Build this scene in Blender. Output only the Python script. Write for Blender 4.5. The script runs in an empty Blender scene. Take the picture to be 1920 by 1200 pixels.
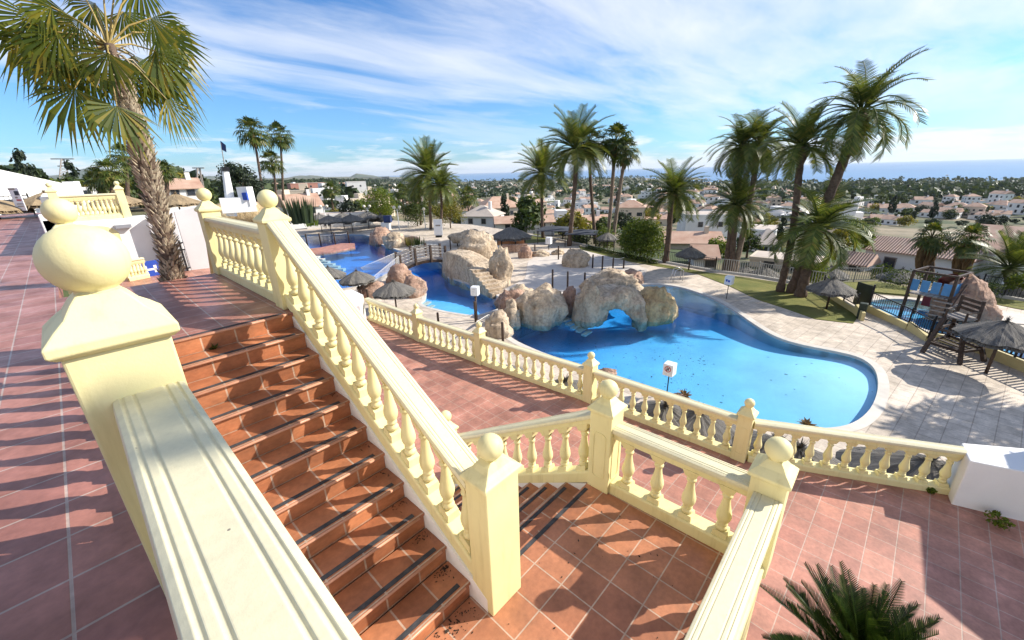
import bpy, bmesh, math, random
from math import sin, cos, pi, radians, atan2, sqrt, hypot, exp
from mathutils import Vector, Matrix, Quaternion, noise
from mathutils.geometry import tessellate_polygon
R = random.Random(7)
SC = bpy.context.scene
COL = SC.collection
# ------------------------------------------------------------------ camera (architecture frame: +Y along the stairs, +X across)
FPX, PITCH, ROLL, HEAD, CAMH = 766.0, radians(20.0), radians(1.6), radians(46.56), 1.6
fw = Vector((sin(HEAD)*cos(PITCH), cos(HEAD)*cos(PITCH), -sin(PITCH)))
rt0 = Vector((cos(HEAD), -sin(HEAD), 0))
up0 = rt0.cross(fw)
RT = rt0*cos(ROLL) - up0*sin(ROLL)
UP = up0*cos(ROLL) + rt0*sin(ROLL)
EYE = Vector((0, 0, CAMH))
def ray(px, py): return fw*FPX + RT*(px-960) - UP*(py-600)
def W(px, py, z):
    d = ray(px, py); return EYE + d*((z-CAMH)/d.z)
def hz(px, py, p):                      # height on the vertical line through p seen at this direction
    d = ray(px, py); t = (d.x*p[0]+d.y*p[1])/(d.x*d.x+d.y*d.y); return CAMH + d.z*t
def at_d(px, py, D):                    # point at horizontal distance D
    d = ray(px, py); return EYE + d*(D/hypot(d.x, d.y))
def proj(p):
    q = Vector(p)-EYE; z = q.dot(fw)
    if z <= 0.05: return None
    return 960+FPX*q.dot(RT)/z, 600-FPX*q.dot(UP)/z
cd = bpy.data.cameras.new('camera'); cam = bpy.data.objects.new('camera', cd); COL.objects.link(cam)
cam.matrix_world = Matrix(((RT.x, UP.x, -fw.x, 0), (RT.y, UP.y, -fw.y, 0), (RT.z, UP.z, -fw.z, CAMH), (0, 0, 0, 1)))
cd.sensor_width = 36; cd.lens = 36*FPX/1920; cd.clip_start = 0.05; cd.clip_end = 90000
SC.camera = cam
# ------------------------------------------------------------------ object helpers
def tag(o, label=None, cat=None, group=None, kind=None):
    if label: o['label'] = label
    if cat: o['category'] = cat
    if group: o['group'] = group
    if kind: o['kind'] = kind
    return o
def thing(name, label, cat, loc=(0, 0, 0), rz=0, group=None):
    o = bpy.data.objects.new(name, None); COL.objects.link(o); o.location = loc; o.rotation_euler = (0, 0, rz); o.empty_display_size = .1
    return tag(o, label, cat, group)
def copy_tree(o, parent=None):
    c = o.copy(); COL.objects.link(c)
    if parent: c.parent = parent
    for ch in o.children: copy_tree(ch, c)
    return c
class MB:
    def __init__(s): s.v = []; s.f = []; s.sm = []; s.mi = []; s.uv = None
    def add(s, vs, fs, sm=False, mi=0):
        n = len(s.v); s.v += [tuple(p) for p in vs]; s.f += [tuple(i+n for i in f) for f in fs]; s.sm += [sm]*len(fs); s.mi += [mi]*len(fs); return s
    def box(s, x0, x1, y0, y1, z0, z1, mi=0):
        return s.add([(x0, y0, z0), (x1, y0, z0), (x1, y1, z0), (x0, y1, z0), (x0, y0, z1), (x1, y0, z1), (x1, y1, z1), (x0, y1, z1)],
                     [(3, 2, 1, 0), (4, 5, 6, 7), (0, 1, 5, 4), (1, 2, 6, 5), (2, 3, 7, 6), (3, 0, 4, 7)], mi=mi)
    def obox(s, c, sz, rz=0, rx=0, ry=0, mi=0):
        M = Matrix.Translation(Vector(c)) @ Matrix.Rotation(rz, 4, 'Z') @ Matrix.Rotation(ry, 4, 'Y') @ Matrix.Rotation(rx, 4, 'X')
        a, b, d = sz[0]/2, sz[1]/2, sz[2]/2
        vs = [M @ Vector(p) for p in ((-a, -b, -d), (a, -b, -d), (a, b, -d), (-a, b, -d), (-a, -b, d), (a, -b, d), (a, b, d), (-a, b, d))]
        return s.add(vs, [(3, 2, 1, 0), (4, 5, 6, 7), (0, 1, 5, 4), (1, 2, 6, 5), (2, 3, 7, 6), (3, 0, 4, 7)], mi=mi)
    def bar(s, a, b, w, h=None, mi=0):      # box along a-b
        a, b = Vector(a), Vector(b); h = h or w; d = (b-a); L = d.length
        if L < 1e-6: return s
        q = d.to_track_quat('X', 'Z'); y = q @ Vector((0, 1, 0))*(w/2); z = q @ Vector((0, 0, 1))*(h/2)
        vs = [a-y-z, a+y-z, a+y+z, a-y+z, b-y-z, b+y-z, b+y+z, b-y+z]
        return s.add(vs, [(0, 3, 2, 1), (4, 5, 6, 7), (0, 1, 5, 4), (1, 2, 6, 5), (2, 3, 7, 6), (3, 0, 4, 7)], mi=mi)
    def tube(s, pts, rad, n=8, cap=True, sm=True, mi=0):
        pts = [Vector(p) for p in pts]; vs = []; fs = []
        if not hasattr(rad, '__len__'): rad = [rad]*len(pts)
        x = None
        for i, p in enumerate(pts):
            d = (pts[min(i+1, len(pts)-1)]-pts[max(i-1, 0)]).normalized()
            if x is None:
                x = d.orthogonal().normalized()
            else:
                x = (x-d*x.dot(d)).normalized()
            y = d.cross(x)
            for k in range(n):
                a = 2*pi*k/n; vs.append(p+(x*cos(a)+y*sin(a))*rad[i])
        for i in range(len(pts)-1):
            for k in range(n):
                fs.append((i*n+k, i*n+(k+1) % n, (i+1)*n+(k+1) % n, (i+1)*n+k))
        if cap: fs.append(tuple(range(n))[::-1]); fs.append(tuple((len(pts)-1)*n+k for k in range(n)))
        return s.add(vs, fs, sm, mi)
    def lathe(s, prof, c=(0, 0, 0), n=14, sm=True, mi=0, cap=True):
        vs = []; fs = []
        for r, z in prof:
            for k in range(n):
                a = 2*pi*k/n; vs.append((c[0]+r*cos(a), c[1]+r*sin(a), c[2]+z))
        for i in range(len(prof)-1):
            for k in range(n): fs.append((i*n+k, i*n+(k+1) % n, (i+1)*n+(k+1) % n, (i+1)*n+k))
        if cap: fs.append(tuple(range(n))[::-1]); fs.append(tuple((len(prof)-1)*n+k for k in range(n)))
        return s.add(vs, fs, sm, mi)
    def sphere(s, c, r, n=16, m=10, sz=1, mi=0):
        prof = [(max(1e-4, r*sin(pi*i/m)), -r*sz*cos(pi*i/m)) for i in range(m+1)]
        return s.lathe(prof, c, n, True, mi)
    def sweep(s, prof, a, b, mi=0):         # closed profile (lateral, vertical) swept from a to b, plumb-cut ends
        a, b = Vector(a), Vector(b); d = Vector((b.x-a.x, b.y-a.y, 0)).normalized(); l = Vector((d.y, -d.x, 0)); n = len(prof)
        vs = [a+l*p[0]+Vector((0, 0, p[1])) for p in prof]+[b+l*p[0]+Vector((0, 0, p[1])) for p in prof]
        fs = [(i, (i+1) % n, n+(i+1) % n, n+i) for i in range(n)]+[tuple(range(n))[::-1], tuple(range(n, 2*n))]
        return s.add(vs, fs, mi=mi)
    def prism(s, poly, z0, z1, mi=0, side=True, bottom=False):
        n = len(poly); vs = [(p[0], p[1], z1) for p in poly]+[(p[0], p[1], z0) for p in poly]
        tr = tessellate_polygon([[Vector((p[0], p[1], 0)) for p in poly]])
        ar = sum(poly[i][0]*poly[(i+1) % n][1]-poly[(i+1) % n][0]*poly[i][1] for i in range(n))
        fs = []
        for t in tr:
            a, b, c = [poly[i] for i in t]
            fs.append(tuple(t) if (b[0]-a[0])*(c[1]-a[1])-(b[1]-a[1])*(c[0]-a[0]) > 0 else tuple(t)[::-1])
        if bottom: fs += [tuple(i+n for i in f)[::-1] for f in fs]
        if side: fs += [((i, (i+1) % n, n+(i+1) % n, n+i)[::(-1 if ar > 0 else 1)]) for i in range(n)]
        return s.add(vs, fs, mi=mi)
    def build(s, name, mats, parent=None, bevel=0, seg=2, loc=None):
        me = bpy.data.meshes.new(name); me.from_pydata(s.v, [], s.f)
        if not isinstance(mats, (list, tuple)): mats = [mats]
        for m in mats: me.materials.append(m)
        me.polygons.foreach_set('use_smooth', s.sm); me.polygons.foreach_set('material_index', s.mi); me.update()
        if s.uv:
            ul = me.uv_layers.new(name='uv')
            for p in me.polygons:
                for li in p.loop_indices: ul.data[li].uv = s.uv(s.v[me.loops[li].vertex_index])
        o = bpy.data.objects.new(name, me); COL.objects.link(o)
        if parent: o.parent = parent
        if loc: o.location = loc
        if bevel:
            b = o.modifiers.new('bevel', 'BEVEL'); b.width = bevel; b.segments = seg; b.limit_method = 'ANGLE'; b.angle_limit = radians(40)
        return o
def inst(o, parent, loc=(0, 0, 0), rz=0, sc=None):
    c = bpy.data.objects.new(o.name, o.data) if o.type == 'MESH' else o.copy()
    COL.objects.link(c); c.parent = parent; c.location = loc; c.rotation_euler = (0, 0, rz)
    if sc: c.scale = sc
    for m in getattr(o, 'modifiers', []):
        k = c.modifiers.new(m.name, m.type); k.width = m.width; k.segments = m.segments; k.limit_method = m.limit_method; k.angle_limit = m.angle_limit
    return c
# ------------------------------------------------------------------ materials
def newmat(name):
    m = bpy.data.materials.new(name); m.use_nodes = True; nt = m.node_tree
    return m, nt, nt.nodes['Principled BSDF']
def L(nt, a, b): nt.links.new(a, b)
def N(nt, t, **k):
    n = nt.nodes.new(t)
    for a, b in k.items():
        if a in n.inputs.keys() if isinstance(a, str) else False: n.inputs[a].default_value = b
        else: setattr(n, a, b)
    return n
def mapn(nt, scale=(1, 1, 1), coord='Object', rot=(0, 0, 0)):
    t = nt.nodes.new('ShaderNodeTexCoord'); m = nt.nodes.new('ShaderNodeMapping'); m.inputs['Scale'].default_value = scale; m.inputs['Rotation'].default_value = rot
    L(nt, t.outputs[coord], m.inputs[0]); return m.outputs[0]
def noisen(nt, vec, scale, detail=4, rough=.6):
    n = nt.nodes.new('ShaderNodeTexNoise'); n.inputs['Scale'].default_value = scale; n.inputs['Detail'].default_value = detail; n.inputs['Roughness'].default_value = rough
    if vec: L(nt, vec, n.inputs['Vector'])
    return n.outputs['Fac']
def ramp(nt, fac, stops, interp='LINEAR'):
    r = nt.nodes.new('ShaderNodeValToRGB'); cr = r.color_ramp; cr.interpolation = interp
    while len(cr.elements) < len(stops): cr.elements.new(.5)
    for e, (p, c) in zip(cr.elements, stops):
        e.position = p; e.color = (*c, 1) if len(c) == 3 else c
    L(nt, fac, r.inputs[0]); return r.outputs[0]
def mix(nt, fac, a, b, mode='MIX'):
    m = nt.nodes.new('ShaderNodeMix'); m.data_type = 'RGBA'; m.blend_type = mode
    for s, v in ((0, fac), (6, a), (7, b)):
        if isinstance(v, (float, int)): m.inputs[s].default_value = v
        elif isinstance(v, tuple): m.inputs[s].default_value = (*v, 1) if len(v) == 3 else v
        else: L(nt, v, m.inputs[s])
    return m.outputs[2]
def math_(nt, op, a, b=None, clamp=False):
    m = nt.nodes.new('ShaderNodeMath'); m.operation = op; m.use_clamp = clamp
    for i, v in enumerate((a, b)):
        if v is None: continue
        if isinstance(v, (float, int)): m.inputs[i].default_value = v
        else: L(nt, v, m.inputs[i])
    return m.outputs[0]
def bump(nt, b, h, strength=.3, dist=.01):
    n = nt.nodes.new('ShaderNodeBump'); n.inputs['Strength'].default_value = strength; n.inputs['Distance'].default_value = dist
    L(nt, h, n.inputs['Height']); L(nt, n.outputs[0], b.inputs['Normal']); return n
def sc(c, k): return tuple(min(1, x*k) for x in c)
def plain(name, c, rough=.6, var=.12, scale=3.0, bscale=60, bst=.25, bd=.004, metallic=0, spec=.4, c2=None, coord='Object', stain=None):
    m, nt, b = newmat(name); v = mapn(nt, coord=coord)
    f = noisen(nt, v, scale, 5); lo, hi = (sc(c, 1-var), sc(c, 1+var)) if c2 is None else (c, c2)
    col = ramp(nt, f, [(.3, lo), (.7, hi)])
    if stain:
        g = noisen(nt, v, stain[1], 6, .7); col = mix(nt, ramp(nt, g, [(stain[2], (0, 0, 0)), (stain[2]+.12, (1, 1, 1))]), col, stain[0])
    L(nt, col, b.inputs['Base Color']); b.inputs['Roughness'].default_value = rough; b.inputs['Metallic'].default_value = metallic
    b.inputs['Specular IOR Level'].default_value = spec
    if bst: bump(nt, b, noisen(nt, v, bscale, 3), bst, bd)
    return m
def tilemat(name, c1, c2, grout, tw, th, mortar=.012, rough=.45, coord='Object', rot=0, dirt=.35, off=(0, 0, 0), bst=.35, offset=0.0):
    m, nt, b = newmat(name)
    t = nt.nodes.new('ShaderNodeTexCoord'); mp = nt.nodes.new('ShaderNodeMapping'); mp.inputs['Location'].default_value = off; mp.inputs['Rotation'].default_value = (0, 0, rot)
    L(nt, t.outputs[coord], mp.inputs[0]); v = mp.outputs[0]
    br = nt.nodes.new('ShaderNodeTexBrick'); br.offset = offset; br.squash = 1
    br.inputs['Color1'].default_value = (*c1, 1); br.inputs['Color2'].default_value = (*c2, 1); br.inputs['Mortar'].default_value = (*grout, 1)
    br.inputs['Scale'].default_value = 1; br.inputs['Mortar Size'].default_value = mortar; br.inputs['Mortar Smooth'].default_value = .25; br.inputs['Brick Width'].default_value = tw; br.inputs['Row Height'].default_value = th; br.inputs['Bias'].default_value = 0
    L(nt, v, br.inputs['Vector'])
    n1 = noisen(nt, v, 2.2, 6, .65); n2 = noisen(nt, v, 22, 4, .6); n0 = noisen(nt, v, .55, 5, .7)
    base_ = mix(nt, .75, br.outputs['Color'], ramp(nt, n0, [(.35, (.74, .72, .70)), (.62, (1.08, 1.06, 1.05))]), 'MULTIPLY')
    col = mix(nt, 1.0, base_, ramp(nt, n1, [(.25, (1-dirt, 1-dirt, 1-dirt)), (.7, (1.12, 1.1, 1.08))]), 'MULTIPLY')
    col = mix(nt, .55, col, ramp(nt, n2, [(.3, (.72, .7, .7)), (.65, (1.1, 1.1, 1.1))]), 'MULTIPLY')
    L(nt, col, b.inputs['Base Color'])
    L(nt, ramp(nt, n1, [(.3, (rough+.15,)*3), (.7, (rough-.1,)*3)]), b.inputs['Roughness'])
    h = math_(nt, 'ADD', math_(nt, 'MULTIPLY', br.outputs['Fac'], -1.0), math_(nt, 'MULTIPLY', n2, .35))
    bump(nt, b, h, bst, .006)
    return m
def leafmat(name, c1, c2, c3=None, trans=.35, rough=.5):
    m = bpy.data.materials.new(name); m.use_nodes = True; nt = m.node_tree; b = nt.nodes['Principled BSDF']; out = nt.nodes['Material Output']
    g = nt.nodes.new('ShaderNodeNewGeometry'); st = [(0, c1), (.75, c2)]
    if c3: st.append((1, c3))
    oi = nt.nodes.new('ShaderNodeObjectInfo')
    col = ramp(nt, g.outputs['Random Per Island'], st)
    col = mix(nt, .6, col, ramp(nt, oi.outputs['Random'], [(0, (.75, .8, .75)), (1, (1.2, 1.15, 1.05))]), 'MULTIPLY')
    L(nt, col, b.inputs['Base Color']); b.inputs['Roughness'].default_value = rough; b.inputs['Specular IOR Level'].default_value = .35
    tr = nt.nodes.new('ShaderNodeBsdfTranslucent'); L(nt, mix(nt, 1.0, col, (1.25, 1.2, .55), 'MULTIPLY'), tr.inputs['Color'])
    ms = nt.nodes.new('ShaderNodeMixShader'); ms.inputs[0].default_value = trans
    L(nt, b.outputs[0], ms.inputs[1]); L(nt, tr.outputs[0], ms.inputs[2]); L(nt, ms.outputs[0], out.inputs[0])
    return m
M = {}
def paintmat():
    m, nt, b = newmat('cream_yellow_paint'); v = mapn(nt, coord='Generated'); g = nt.nodes.new('ShaderNodeNewGeometry'); pm = nt.nodes.new('ShaderNodeMapping'); pm.inputs['Scale'].default_value = (9, 9, 1.1); L(nt, g.outputs['Position'], pm.inputs[0])
    n1 = noisen(nt, g.outputs['Position'], 1.7, 5); st = noisen(nt, pm.outputs[0], 1.0, 5, .65); n3 = noisen(nt, g.outputs['Position'], 7, 6, .7); n4 = noisen(nt, g.outputs['Position'], 90, 3)
    c = ramp(nt, n1, [(.3, (.73, .645, .33)), (.7, (.79, .71, .385))])
    c = mix(nt, .7, c, ramp(nt, st, [(.30, (.80, .78, .72)), (.48, (1, 1, 1))]), 'MULTIPLY')
    c = mix(nt, ramp(nt, n3, [(.70, (0, 0, 0)), (.80, (.8, .8, .8))]), c, (.60, .54, .37)); L(nt, c, b.inputs['Base Color']); b.inputs['Roughness'].default_value = .55; b.inputs['Specular IOR Level'].default_value = .35
    bump(nt, b, math_(nt, 'ADD', n4, math_(nt, 'MULTIPLY', n3, 2.0)), .22, .003); return m
M['yellow'] = paintmat()
def railmat():
    m, nt, b = newmat('bleached_rail_paint'); v = mapn(nt)
    n1 = noisen(nt, v, 1.3, 6, .65); n2 = noisen(nt, v, 30, 4, .7); vo = nt.nodes.new('ShaderNodeTexVoronoi'); vo.inputs['Scale'].default_value = 11; L(nt, v, vo.inputs['Vector'])
    c = ramp(nt, n1, [(.3, (.60, .555, .39)), (.55, (.72, .655, .43)), (.75, (.70, .62, .36))])
    c = mix(nt, .5, c, ramp(nt, n2, [(.3, (.85, .84, .82)), (.6, (1.03, 1.03, 1.02))]), 'MULTIPLY')
    c = mix(nt, math_(nt, 'LESS_THAN', vo.outputs['Distance'], .045), c, (.22, .19, .15)); L(nt, c, b.inputs['Base Color']); b.inputs['Roughness'].default_value = .62
    bump(nt, b, n2, .3, .004); return m
M['railpaint'] = railmat()
M['white'] = plain('white_wall_paint', (.80, .79, .77), .7, .05, 1.2, 60, .25, .004, stain=((.6, .58, .55), 2.0, .74))
M['bwhite'] = plain('far_white_render', (.80, .78, .75), .8, .1, .25, 10, 0)
M['bcream'] = plain('far_cream_render', (.62, .52, .40), .8, .1, .25, 10, 0)
M['bochre'] = plain('far_ochre_render', (.50, .31, .18), .8, .1, .25, 10, 0)
M['bpink'] = plain('far_brick_pink_render', (.42, .2, .15), .8, .1, .25, 10, 0)
M['glass'] = plain('dark_window_glass', (.03, .035, .045), .15, .3, 2, 10, 0, spec=.6)
M['upper'] = tilemat('upper_terrace_tile', (.46, .205, .155), (.34, .145, .115), (.50, .39, .34), .33, .33, .007, .42, off=(.06, .02, 0))
M['stair'] = tilemat('stair_tile', (.50, .205, .098), (.40, .155, .072), (.55, .40, .30), .33, .33, .008, .4, off=(.10, 0, 0))
M['landing'] = tilemat('landing_tile', (.54, .235, .125), (.38, .155, .08), (.56, .42, .32), .33, .33, .007, .42, off=(.02, .03, 0))
M['mid'] = tilemat('middle_terrace_tile', (.57, .275, .195), (.44, .20, .145), (.55, .40, .32), .33, .33, .007, .45, rot=radians(1.8), off=(.1, .1, 0))
M['nose'] = plain('stair_nosing_clay', (.50, .25, .16), .4, .2, 4, 60, .2, .002)
M['strip'] = plain('anti_slip_strip', (.045, .045, .05), .85, .5, 9, 300, .6, .003)
M['deck'] = tilemat('pool_deck_paving', (.69, .605, .50), (.60, .52, .42), (.44, .37, .30), .50, .50, .014, .75, rot=radians(8), dirt=.28, bst=.4, offset=0)
M['pale'] = plain('pale_coping_stone', (.58, .535, .47), .7, .12, 2, 40, .3, .004)
M['plaza'] = plain('plaza_concrete', (.60, .535, .47), .8, .14, 1.1, 8, .5, .01, stain=((.42, .36, .31), 1.1, .6))
M['wood'] = plain('dark_stained_wood', (.055, .033, .022), .6, .5, 7, 40, .5, .004)
M['greywood'] = plain('weathered_plank', (.30, .26, .23), .8, .3, 6, 40, .5, .004)
M['rope'] = plain('white_rope', (.75, .73, .69), .8, .1, 10, 80, .2, .002)
M['black'] = plain('black_iron', (.02, .02, .022), .45, .4, 5, 60, .2, .002, metallic=.4)
M['signwhite'] = plain('sign_white_panel', (.82, .82, .82), .4, .04, 2, 50, 0)
M['signblue'] = plain('sign_blue_paint', (.03, .08, .42), .4, .1, 3, 50, 0)
M['signred'] = plain('sign_red_paint', (.5, .03, .03), .4, .1, 3, 50, 0)
M['playblue'] = plain('play_blue_panel', (.07, .24, .48), .4, .12, 3, 50, 0)
M['playred'] = plain('play_red_plastic', (.28, .03, .045), .4, .2, 3, 50, 0)
M['orange'] = plain('orange_hut_wall', (.50, .22, .10), .75, .2, 1.5, 30, .3, .005)
M['globe'] = plain('lamp_globe_glass', (.75, .70, .58), .25, .05, 2, 50, 0, spec=.6)
M['steel'] = plain('brushed_steel', (.6, .6, .62), .3, .1, 3, 50, 0, metallic=.9)
M['canvas'] = plain('dark_canopy_cloth', (.05, .055, .07), .8, .3, 1, 60, .2, .003)
M['cloth_blue'] = plain('navy_cloth', (.03, .05, .14), .8, .3, 3, 60, .2, .003)
def rockmat(name, c1, c2, c3):
    m, nt, b = newmat(name); v = mapn(nt)
    big = noisen(nt, v, .9, 7, .65); sm_ = noisen(nt, v, 6, 8, .7)
    vo = nt.nodes.new('ShaderNodeTexVoronoi'); vo.inputs['Scale'].default_value = 5.5; L(nt, v, vo.inputs['Vector'])
    col = ramp(nt, big, [(.25, c1), (.5, c2), (.75, c3)])
    col = mix(nt, .8, col, ramp(nt, sm_, [(.3, (.45, .4, .36)), (.5, (.95, .95, .95)), (.7, (1.2, 1.17, 1.1))]), 'MULTIPLY')
    vs = mapn(nt, (2.5, 2.5, .35)); streak = noisen(nt, vs, 1.6, 4, .6)
    col = mix(nt, .6, col, ramp(nt, streak, [(.35, (.42, .40, .39)), (.55, (1, 1, 1))]), 'MULTIPLY')
    L(nt, col, b.inputs['Base Color']); b.inputs['Roughness'].default_value = .9
    h = math_(nt, 'ADD', math_(nt, 'MULTIPLY', vo.outputs['Distance'], .5), math_(nt, 'ADD', sm_, big))
    bump(nt, b, h, .9, .09); return m
M['rock'] = rockmat('limestone_rock', (.36, .26, .17), (.57, .45, .32), (.68, .57, .43))
M['rocky'] = rockmat('yellow_lichen_rock', (.38, .26, .13), (.52, .38, .20), (.64, .53, .34))
M['rockb'] = rockmat('reddish_brown_rock', (.30, .17, .12), (.45, .29, .21), (.56, .42, .33))
M['rockwall'] = tilemat('stacked_stone_wall', (.40, .32, .25), (.30, .23, .17), (.2, .15, .11), .55, .28, .02, .9, dirt=.5, bst=1.0, offset=.5)
M['grass'] = plain('lawn_grass', (.115, .135, .022), .9, .4, .7, 25, 1.0, .05, c2=(.23, .21, .05), stain=((.33, .27, .09), .6, .6))
def thatchmat():
    m, nt, b = newmat('grey_thatch'); v = mapn(nt)
    g = nt.nodes.new('ShaderNodeTexCoord'); sp = nt.nodes.new('ShaderNodeSeparateXYZ'); L(nt, g.outputs['Object'], sp.inputs[0])
    an = math_(nt, 'ARCTAN2', sp.outputs[1], sp.outputs[0]); cb = nt.nodes.new('ShaderNodeCombineXYZ'); L(nt, math_(nt, 'MULTIPLY', an, 14.0), cb.inputs[0]); L(nt, math_(nt, 'MULTIPLY', sp.outputs[2], 2.5), cb.inputs[2])
    f = noisen(nt, cb.outputs[0], 2.2, 5, .7); f2 = noisen(nt, v, 3, 3)
    col = ramp(nt, f, [(.3, (.06, .055, .05)), (.5, (.155, .145, .13)), (.72, (.29, .265, .235))])
    col = mix(nt, .5, col, ramp(nt, f2, [(.3, (.7, .7, .75)), (.7, (1.15, 1.1, 1.0))]), 'MULTIPLY')
    L(nt, col, b.inputs['Base Color']); b.inputs['Roughness'].default_value = .95; bump(nt, b, f, 1.0, .05); return m
M['thatch'] = thatchmat()
M['thatchtan'] = plain('tan_thatch', (.30, .22, .13), .95, .3, 3, 25, .8, .04)
def roofmat(name, c1, c2):
    m, nt, b = newmat(name); v = mapn(nt, coord='UV')
    w = nt.nodes.new('ShaderNodeTexWave'); w.bands_direction = 'X'; w.inputs['Scale'].default_value = 1.25; w.inputs['Distortion'].default_value = .3; L(nt, v, w.inputs['Vector'])
    n = noisen(nt, v, 1.5, 5, .7)
    col = mix(nt, ramp(nt, w.outputs['Fac'], [(.2, (0, 0, 0)), (.7, (1, 1, 1))]), sc(c1, .42), ramp(nt, n, [(.3, c1), (.7, c2)]))
    L(nt, col, b.inputs['Base Color']); b.inputs['Roughness'].default_value = .85; bump(nt, b, w.outputs['Fac'], .8, .08); return m
M['roof'] = roofmat('clay_roof_tile', (.42, .20, .11), (.56, .33, .21))
M['roofvilla'] = roofmat('pale_clay_roof_tile', (.58, .36, .26), (.70, .50, .40))
M['rooffar'] = plain('far_clay_roof', (.40, .23, .16), .85, .25, .5, 5, 0, c2=(.54, .38, .28))
M['roofpale'] = plain('far_pale_terrace_roof', (.52, .44, .37), .85, .15, .4, 5, 0)
M['date'] = leafmat('date_palm_leaf', (.055, .085, .02), (.14, .175, .04), (.22, .20, .06), .35, .42)
M['fan'] = leafmat('fan_palm_leaf', (.05, .085, .012), (.16, .185, .02), (.34, .26, .03), .5, .38)
M['fanfar'] = leafmat('distant_fan_palm_leaf', (.035, .06, .012), (.09, .12, .02), (.2, .17, .05), .3, .45)
M['dead'] = leafmat('dry_palm_leaf', (.17, .10, .05), (.32, .21, .11), None, .15, .8)
M['cycas'] = leafmat('cycad_leaf', (.010, .022, .006), (.035, .065, .012), (.07, .10, .02), .12, .28)
M['cycasdry'] = leafmat('yellowed_cycad_leaf', (.35, .22, .04), (.55, .36, .08), None, .3, .6)
M['leaf'] = leafmat('broad_leaf', (.028, .05, .012), (.075, .11, .022), (.12, .14, .03), .3, .55)
M['leafbright'] = leafmat('bright_green_leaf', (.06, .10, .012), (.14, .19, .02), (.22, .24, .03), .4, .55)
M['leafyellow'] = leafmat('yellow_green_leaf', (.10, .10, .012), (.24, .22, .03), (.32, .25, .05), .4, .55)
M['leafdark'] = leafmat('dark_conifer_leaf', (.010, .019, .009), (.03, .048, .02), (.05, .065, .025), .15, .6)
M['pine'] = leafmat('pine_needle', (.016, .032, .014), (.05, .075, .028), (.08, .10, .035), .2, .6)
M['bark'] = plain('palm_bark', (.15, .105, .075), .95, .4, 5, 14, 1.0, .06, c2=(.30, .23, .17))
M['barkdark'] = plain('dark_palm_bark', (.075, .048, .034), .95, .4, 5, 14, 1.0, .06, c2=(.17, .115, .08))
M['boot'] = leafmat('palm_leaf_base', (.20, .14, .10), (.56, .47, .36), None, .05, .85)
M['soil'] = plain('dry_soil', (.24, .18, .12), .95, .25, 1.5, 20, .6, .03)
# ------------------------------------------------------------------ levels
zL, zM, zP, zW = -2.09, -3.80, -6.20, -6.32
RISE, RUN = .19, .32
SUNAZ, SUNEL = radians(127.0), radians(33.5)
SUN = Vector((sin(SUNAZ)*cos(SUNEL), cos(SUNAZ)*cos(SUNEL), sin(SUNEL)))
# ------------------------------------------------------------------ terraces and stairs
Y0 = 5.38
def nose(i): return Y0-RUN*i
up = MB(); up.prism([(-16, -7), (.15, -7), (.15, Y0), (1.95, Y0), (1.95, 8.95), (-.35, 8.95), (-.35, 38), (-16, 38)], -.25, 0, bottom=True)
tag(up.build('upper_terrace', M['upper']), kind='structure')
tag(MB().box(.15, 3.85, .255, nose(10)-.001, zL-.2, zL).build('stair_landing', M['landing']), kind='structure')
mt = MB(); mt.prism([(3.90, .1), (3.9, -9), (9.4, -9), (9.25, -1.5), (7.84, 1.3), (7.75, 4.7), (7.5, 8.4), (7.4, 15.2), (2.0, 15.2), (2.0, 5.08), (3.9, 5.08)], zM-.3, zM)
tag(mt.build('middle_terrace', M['mid']), kind='structure')
pf = MB(); pf.prism([(-.3, 8.98), (2.05, 8.98), (6.2, 25), (-.3, 25)], -2.5, -2.2); tag(pf.build('lower_walkway', M['mid']), kind='structure')
def wall(name, label, boxes, mat='white', cat='wall', group=None):
    m = MB()
    for b in boxes: m.box(*b)
    return tag(m.build(name, M[mat], bevel=.012), label, cat, group)
wall('retaining_wall', 'plain white retaining wall beside the tiled stairs under the upper terrace', [(-.3, .148, -7, Y0-.03, -6.5, -.252)])
wall('retaining_wall', 'white retaining wall holding up the top landing of the stairs', [(.15, 1.94, Y0+.03, 8.94, -6.5, -.252)])
wall('retaining_wall', 'cream base wall under the small landing between the two flights', [(.16, 3.84, .262, 1.7, -6.5, zL-.202)], 'yellow')
wall('retaining_wall', 'white wall carrying the middle terrace above the pool deck', [(7.25, 7.45, -9, 15.1, -7, zM-.302)])
def steps(n, x0, x1, ystart, z0, dirn, label, nosing_first=True):
    t = thing('staircase', label, 'stairs', (0, 0, 0))
    for i in range(1, n+1):
        ya, yb = ystart+dirn*RUN*i, ystart+dirn*RUN*(i-1); lo, hi = min(ya, yb), max(ya, yb)
        z = z0-RISE*i
        if i < n or not nosing_first:
            m = MB()
            body = [(x0, min(lo, hi)), (x1, lo), (x1, hi), (x0, hi)]
            m.box(x0, x1, lo+(.012 if dirn < 0 else 0), hi-(0 if dirn < 0 else .012)+(.012 if dirn < 0 else 0), z-RISE-.02, z-.03)
            m.box(x0, x1, lo-(.012 if dirn < 0 else -.012), hi+(.012 if dirn > 0 else -.012)+(.0 if dirn < 0 else 0), z-.03, z, 0)
            m.uv = lambda v: (v[0]-.02, .33*(v[1]-ystart)/RUN*(-dirn) + .33*(v[2]-z0)/RISE)
            o = m.build('step', M['stairuv'], t)
            fy = lo-.0125 if dirn < 0 else hi+.0125
            nb = MB(); nb.tube([(x0+.01, fy, z-.017), (x1-.06, fy, z-.017)], .014, 8); nb.build('step_nosing', M['nose'], t)
            sy = lo+.045 if dirn < 0 else hi-.045
            MB().box(x0+.02, x1-.09, sy-.022, sy+.022, z+.0005, z+.005).build('anti_slip_strip', M['strip'], t)
    return t
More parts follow.
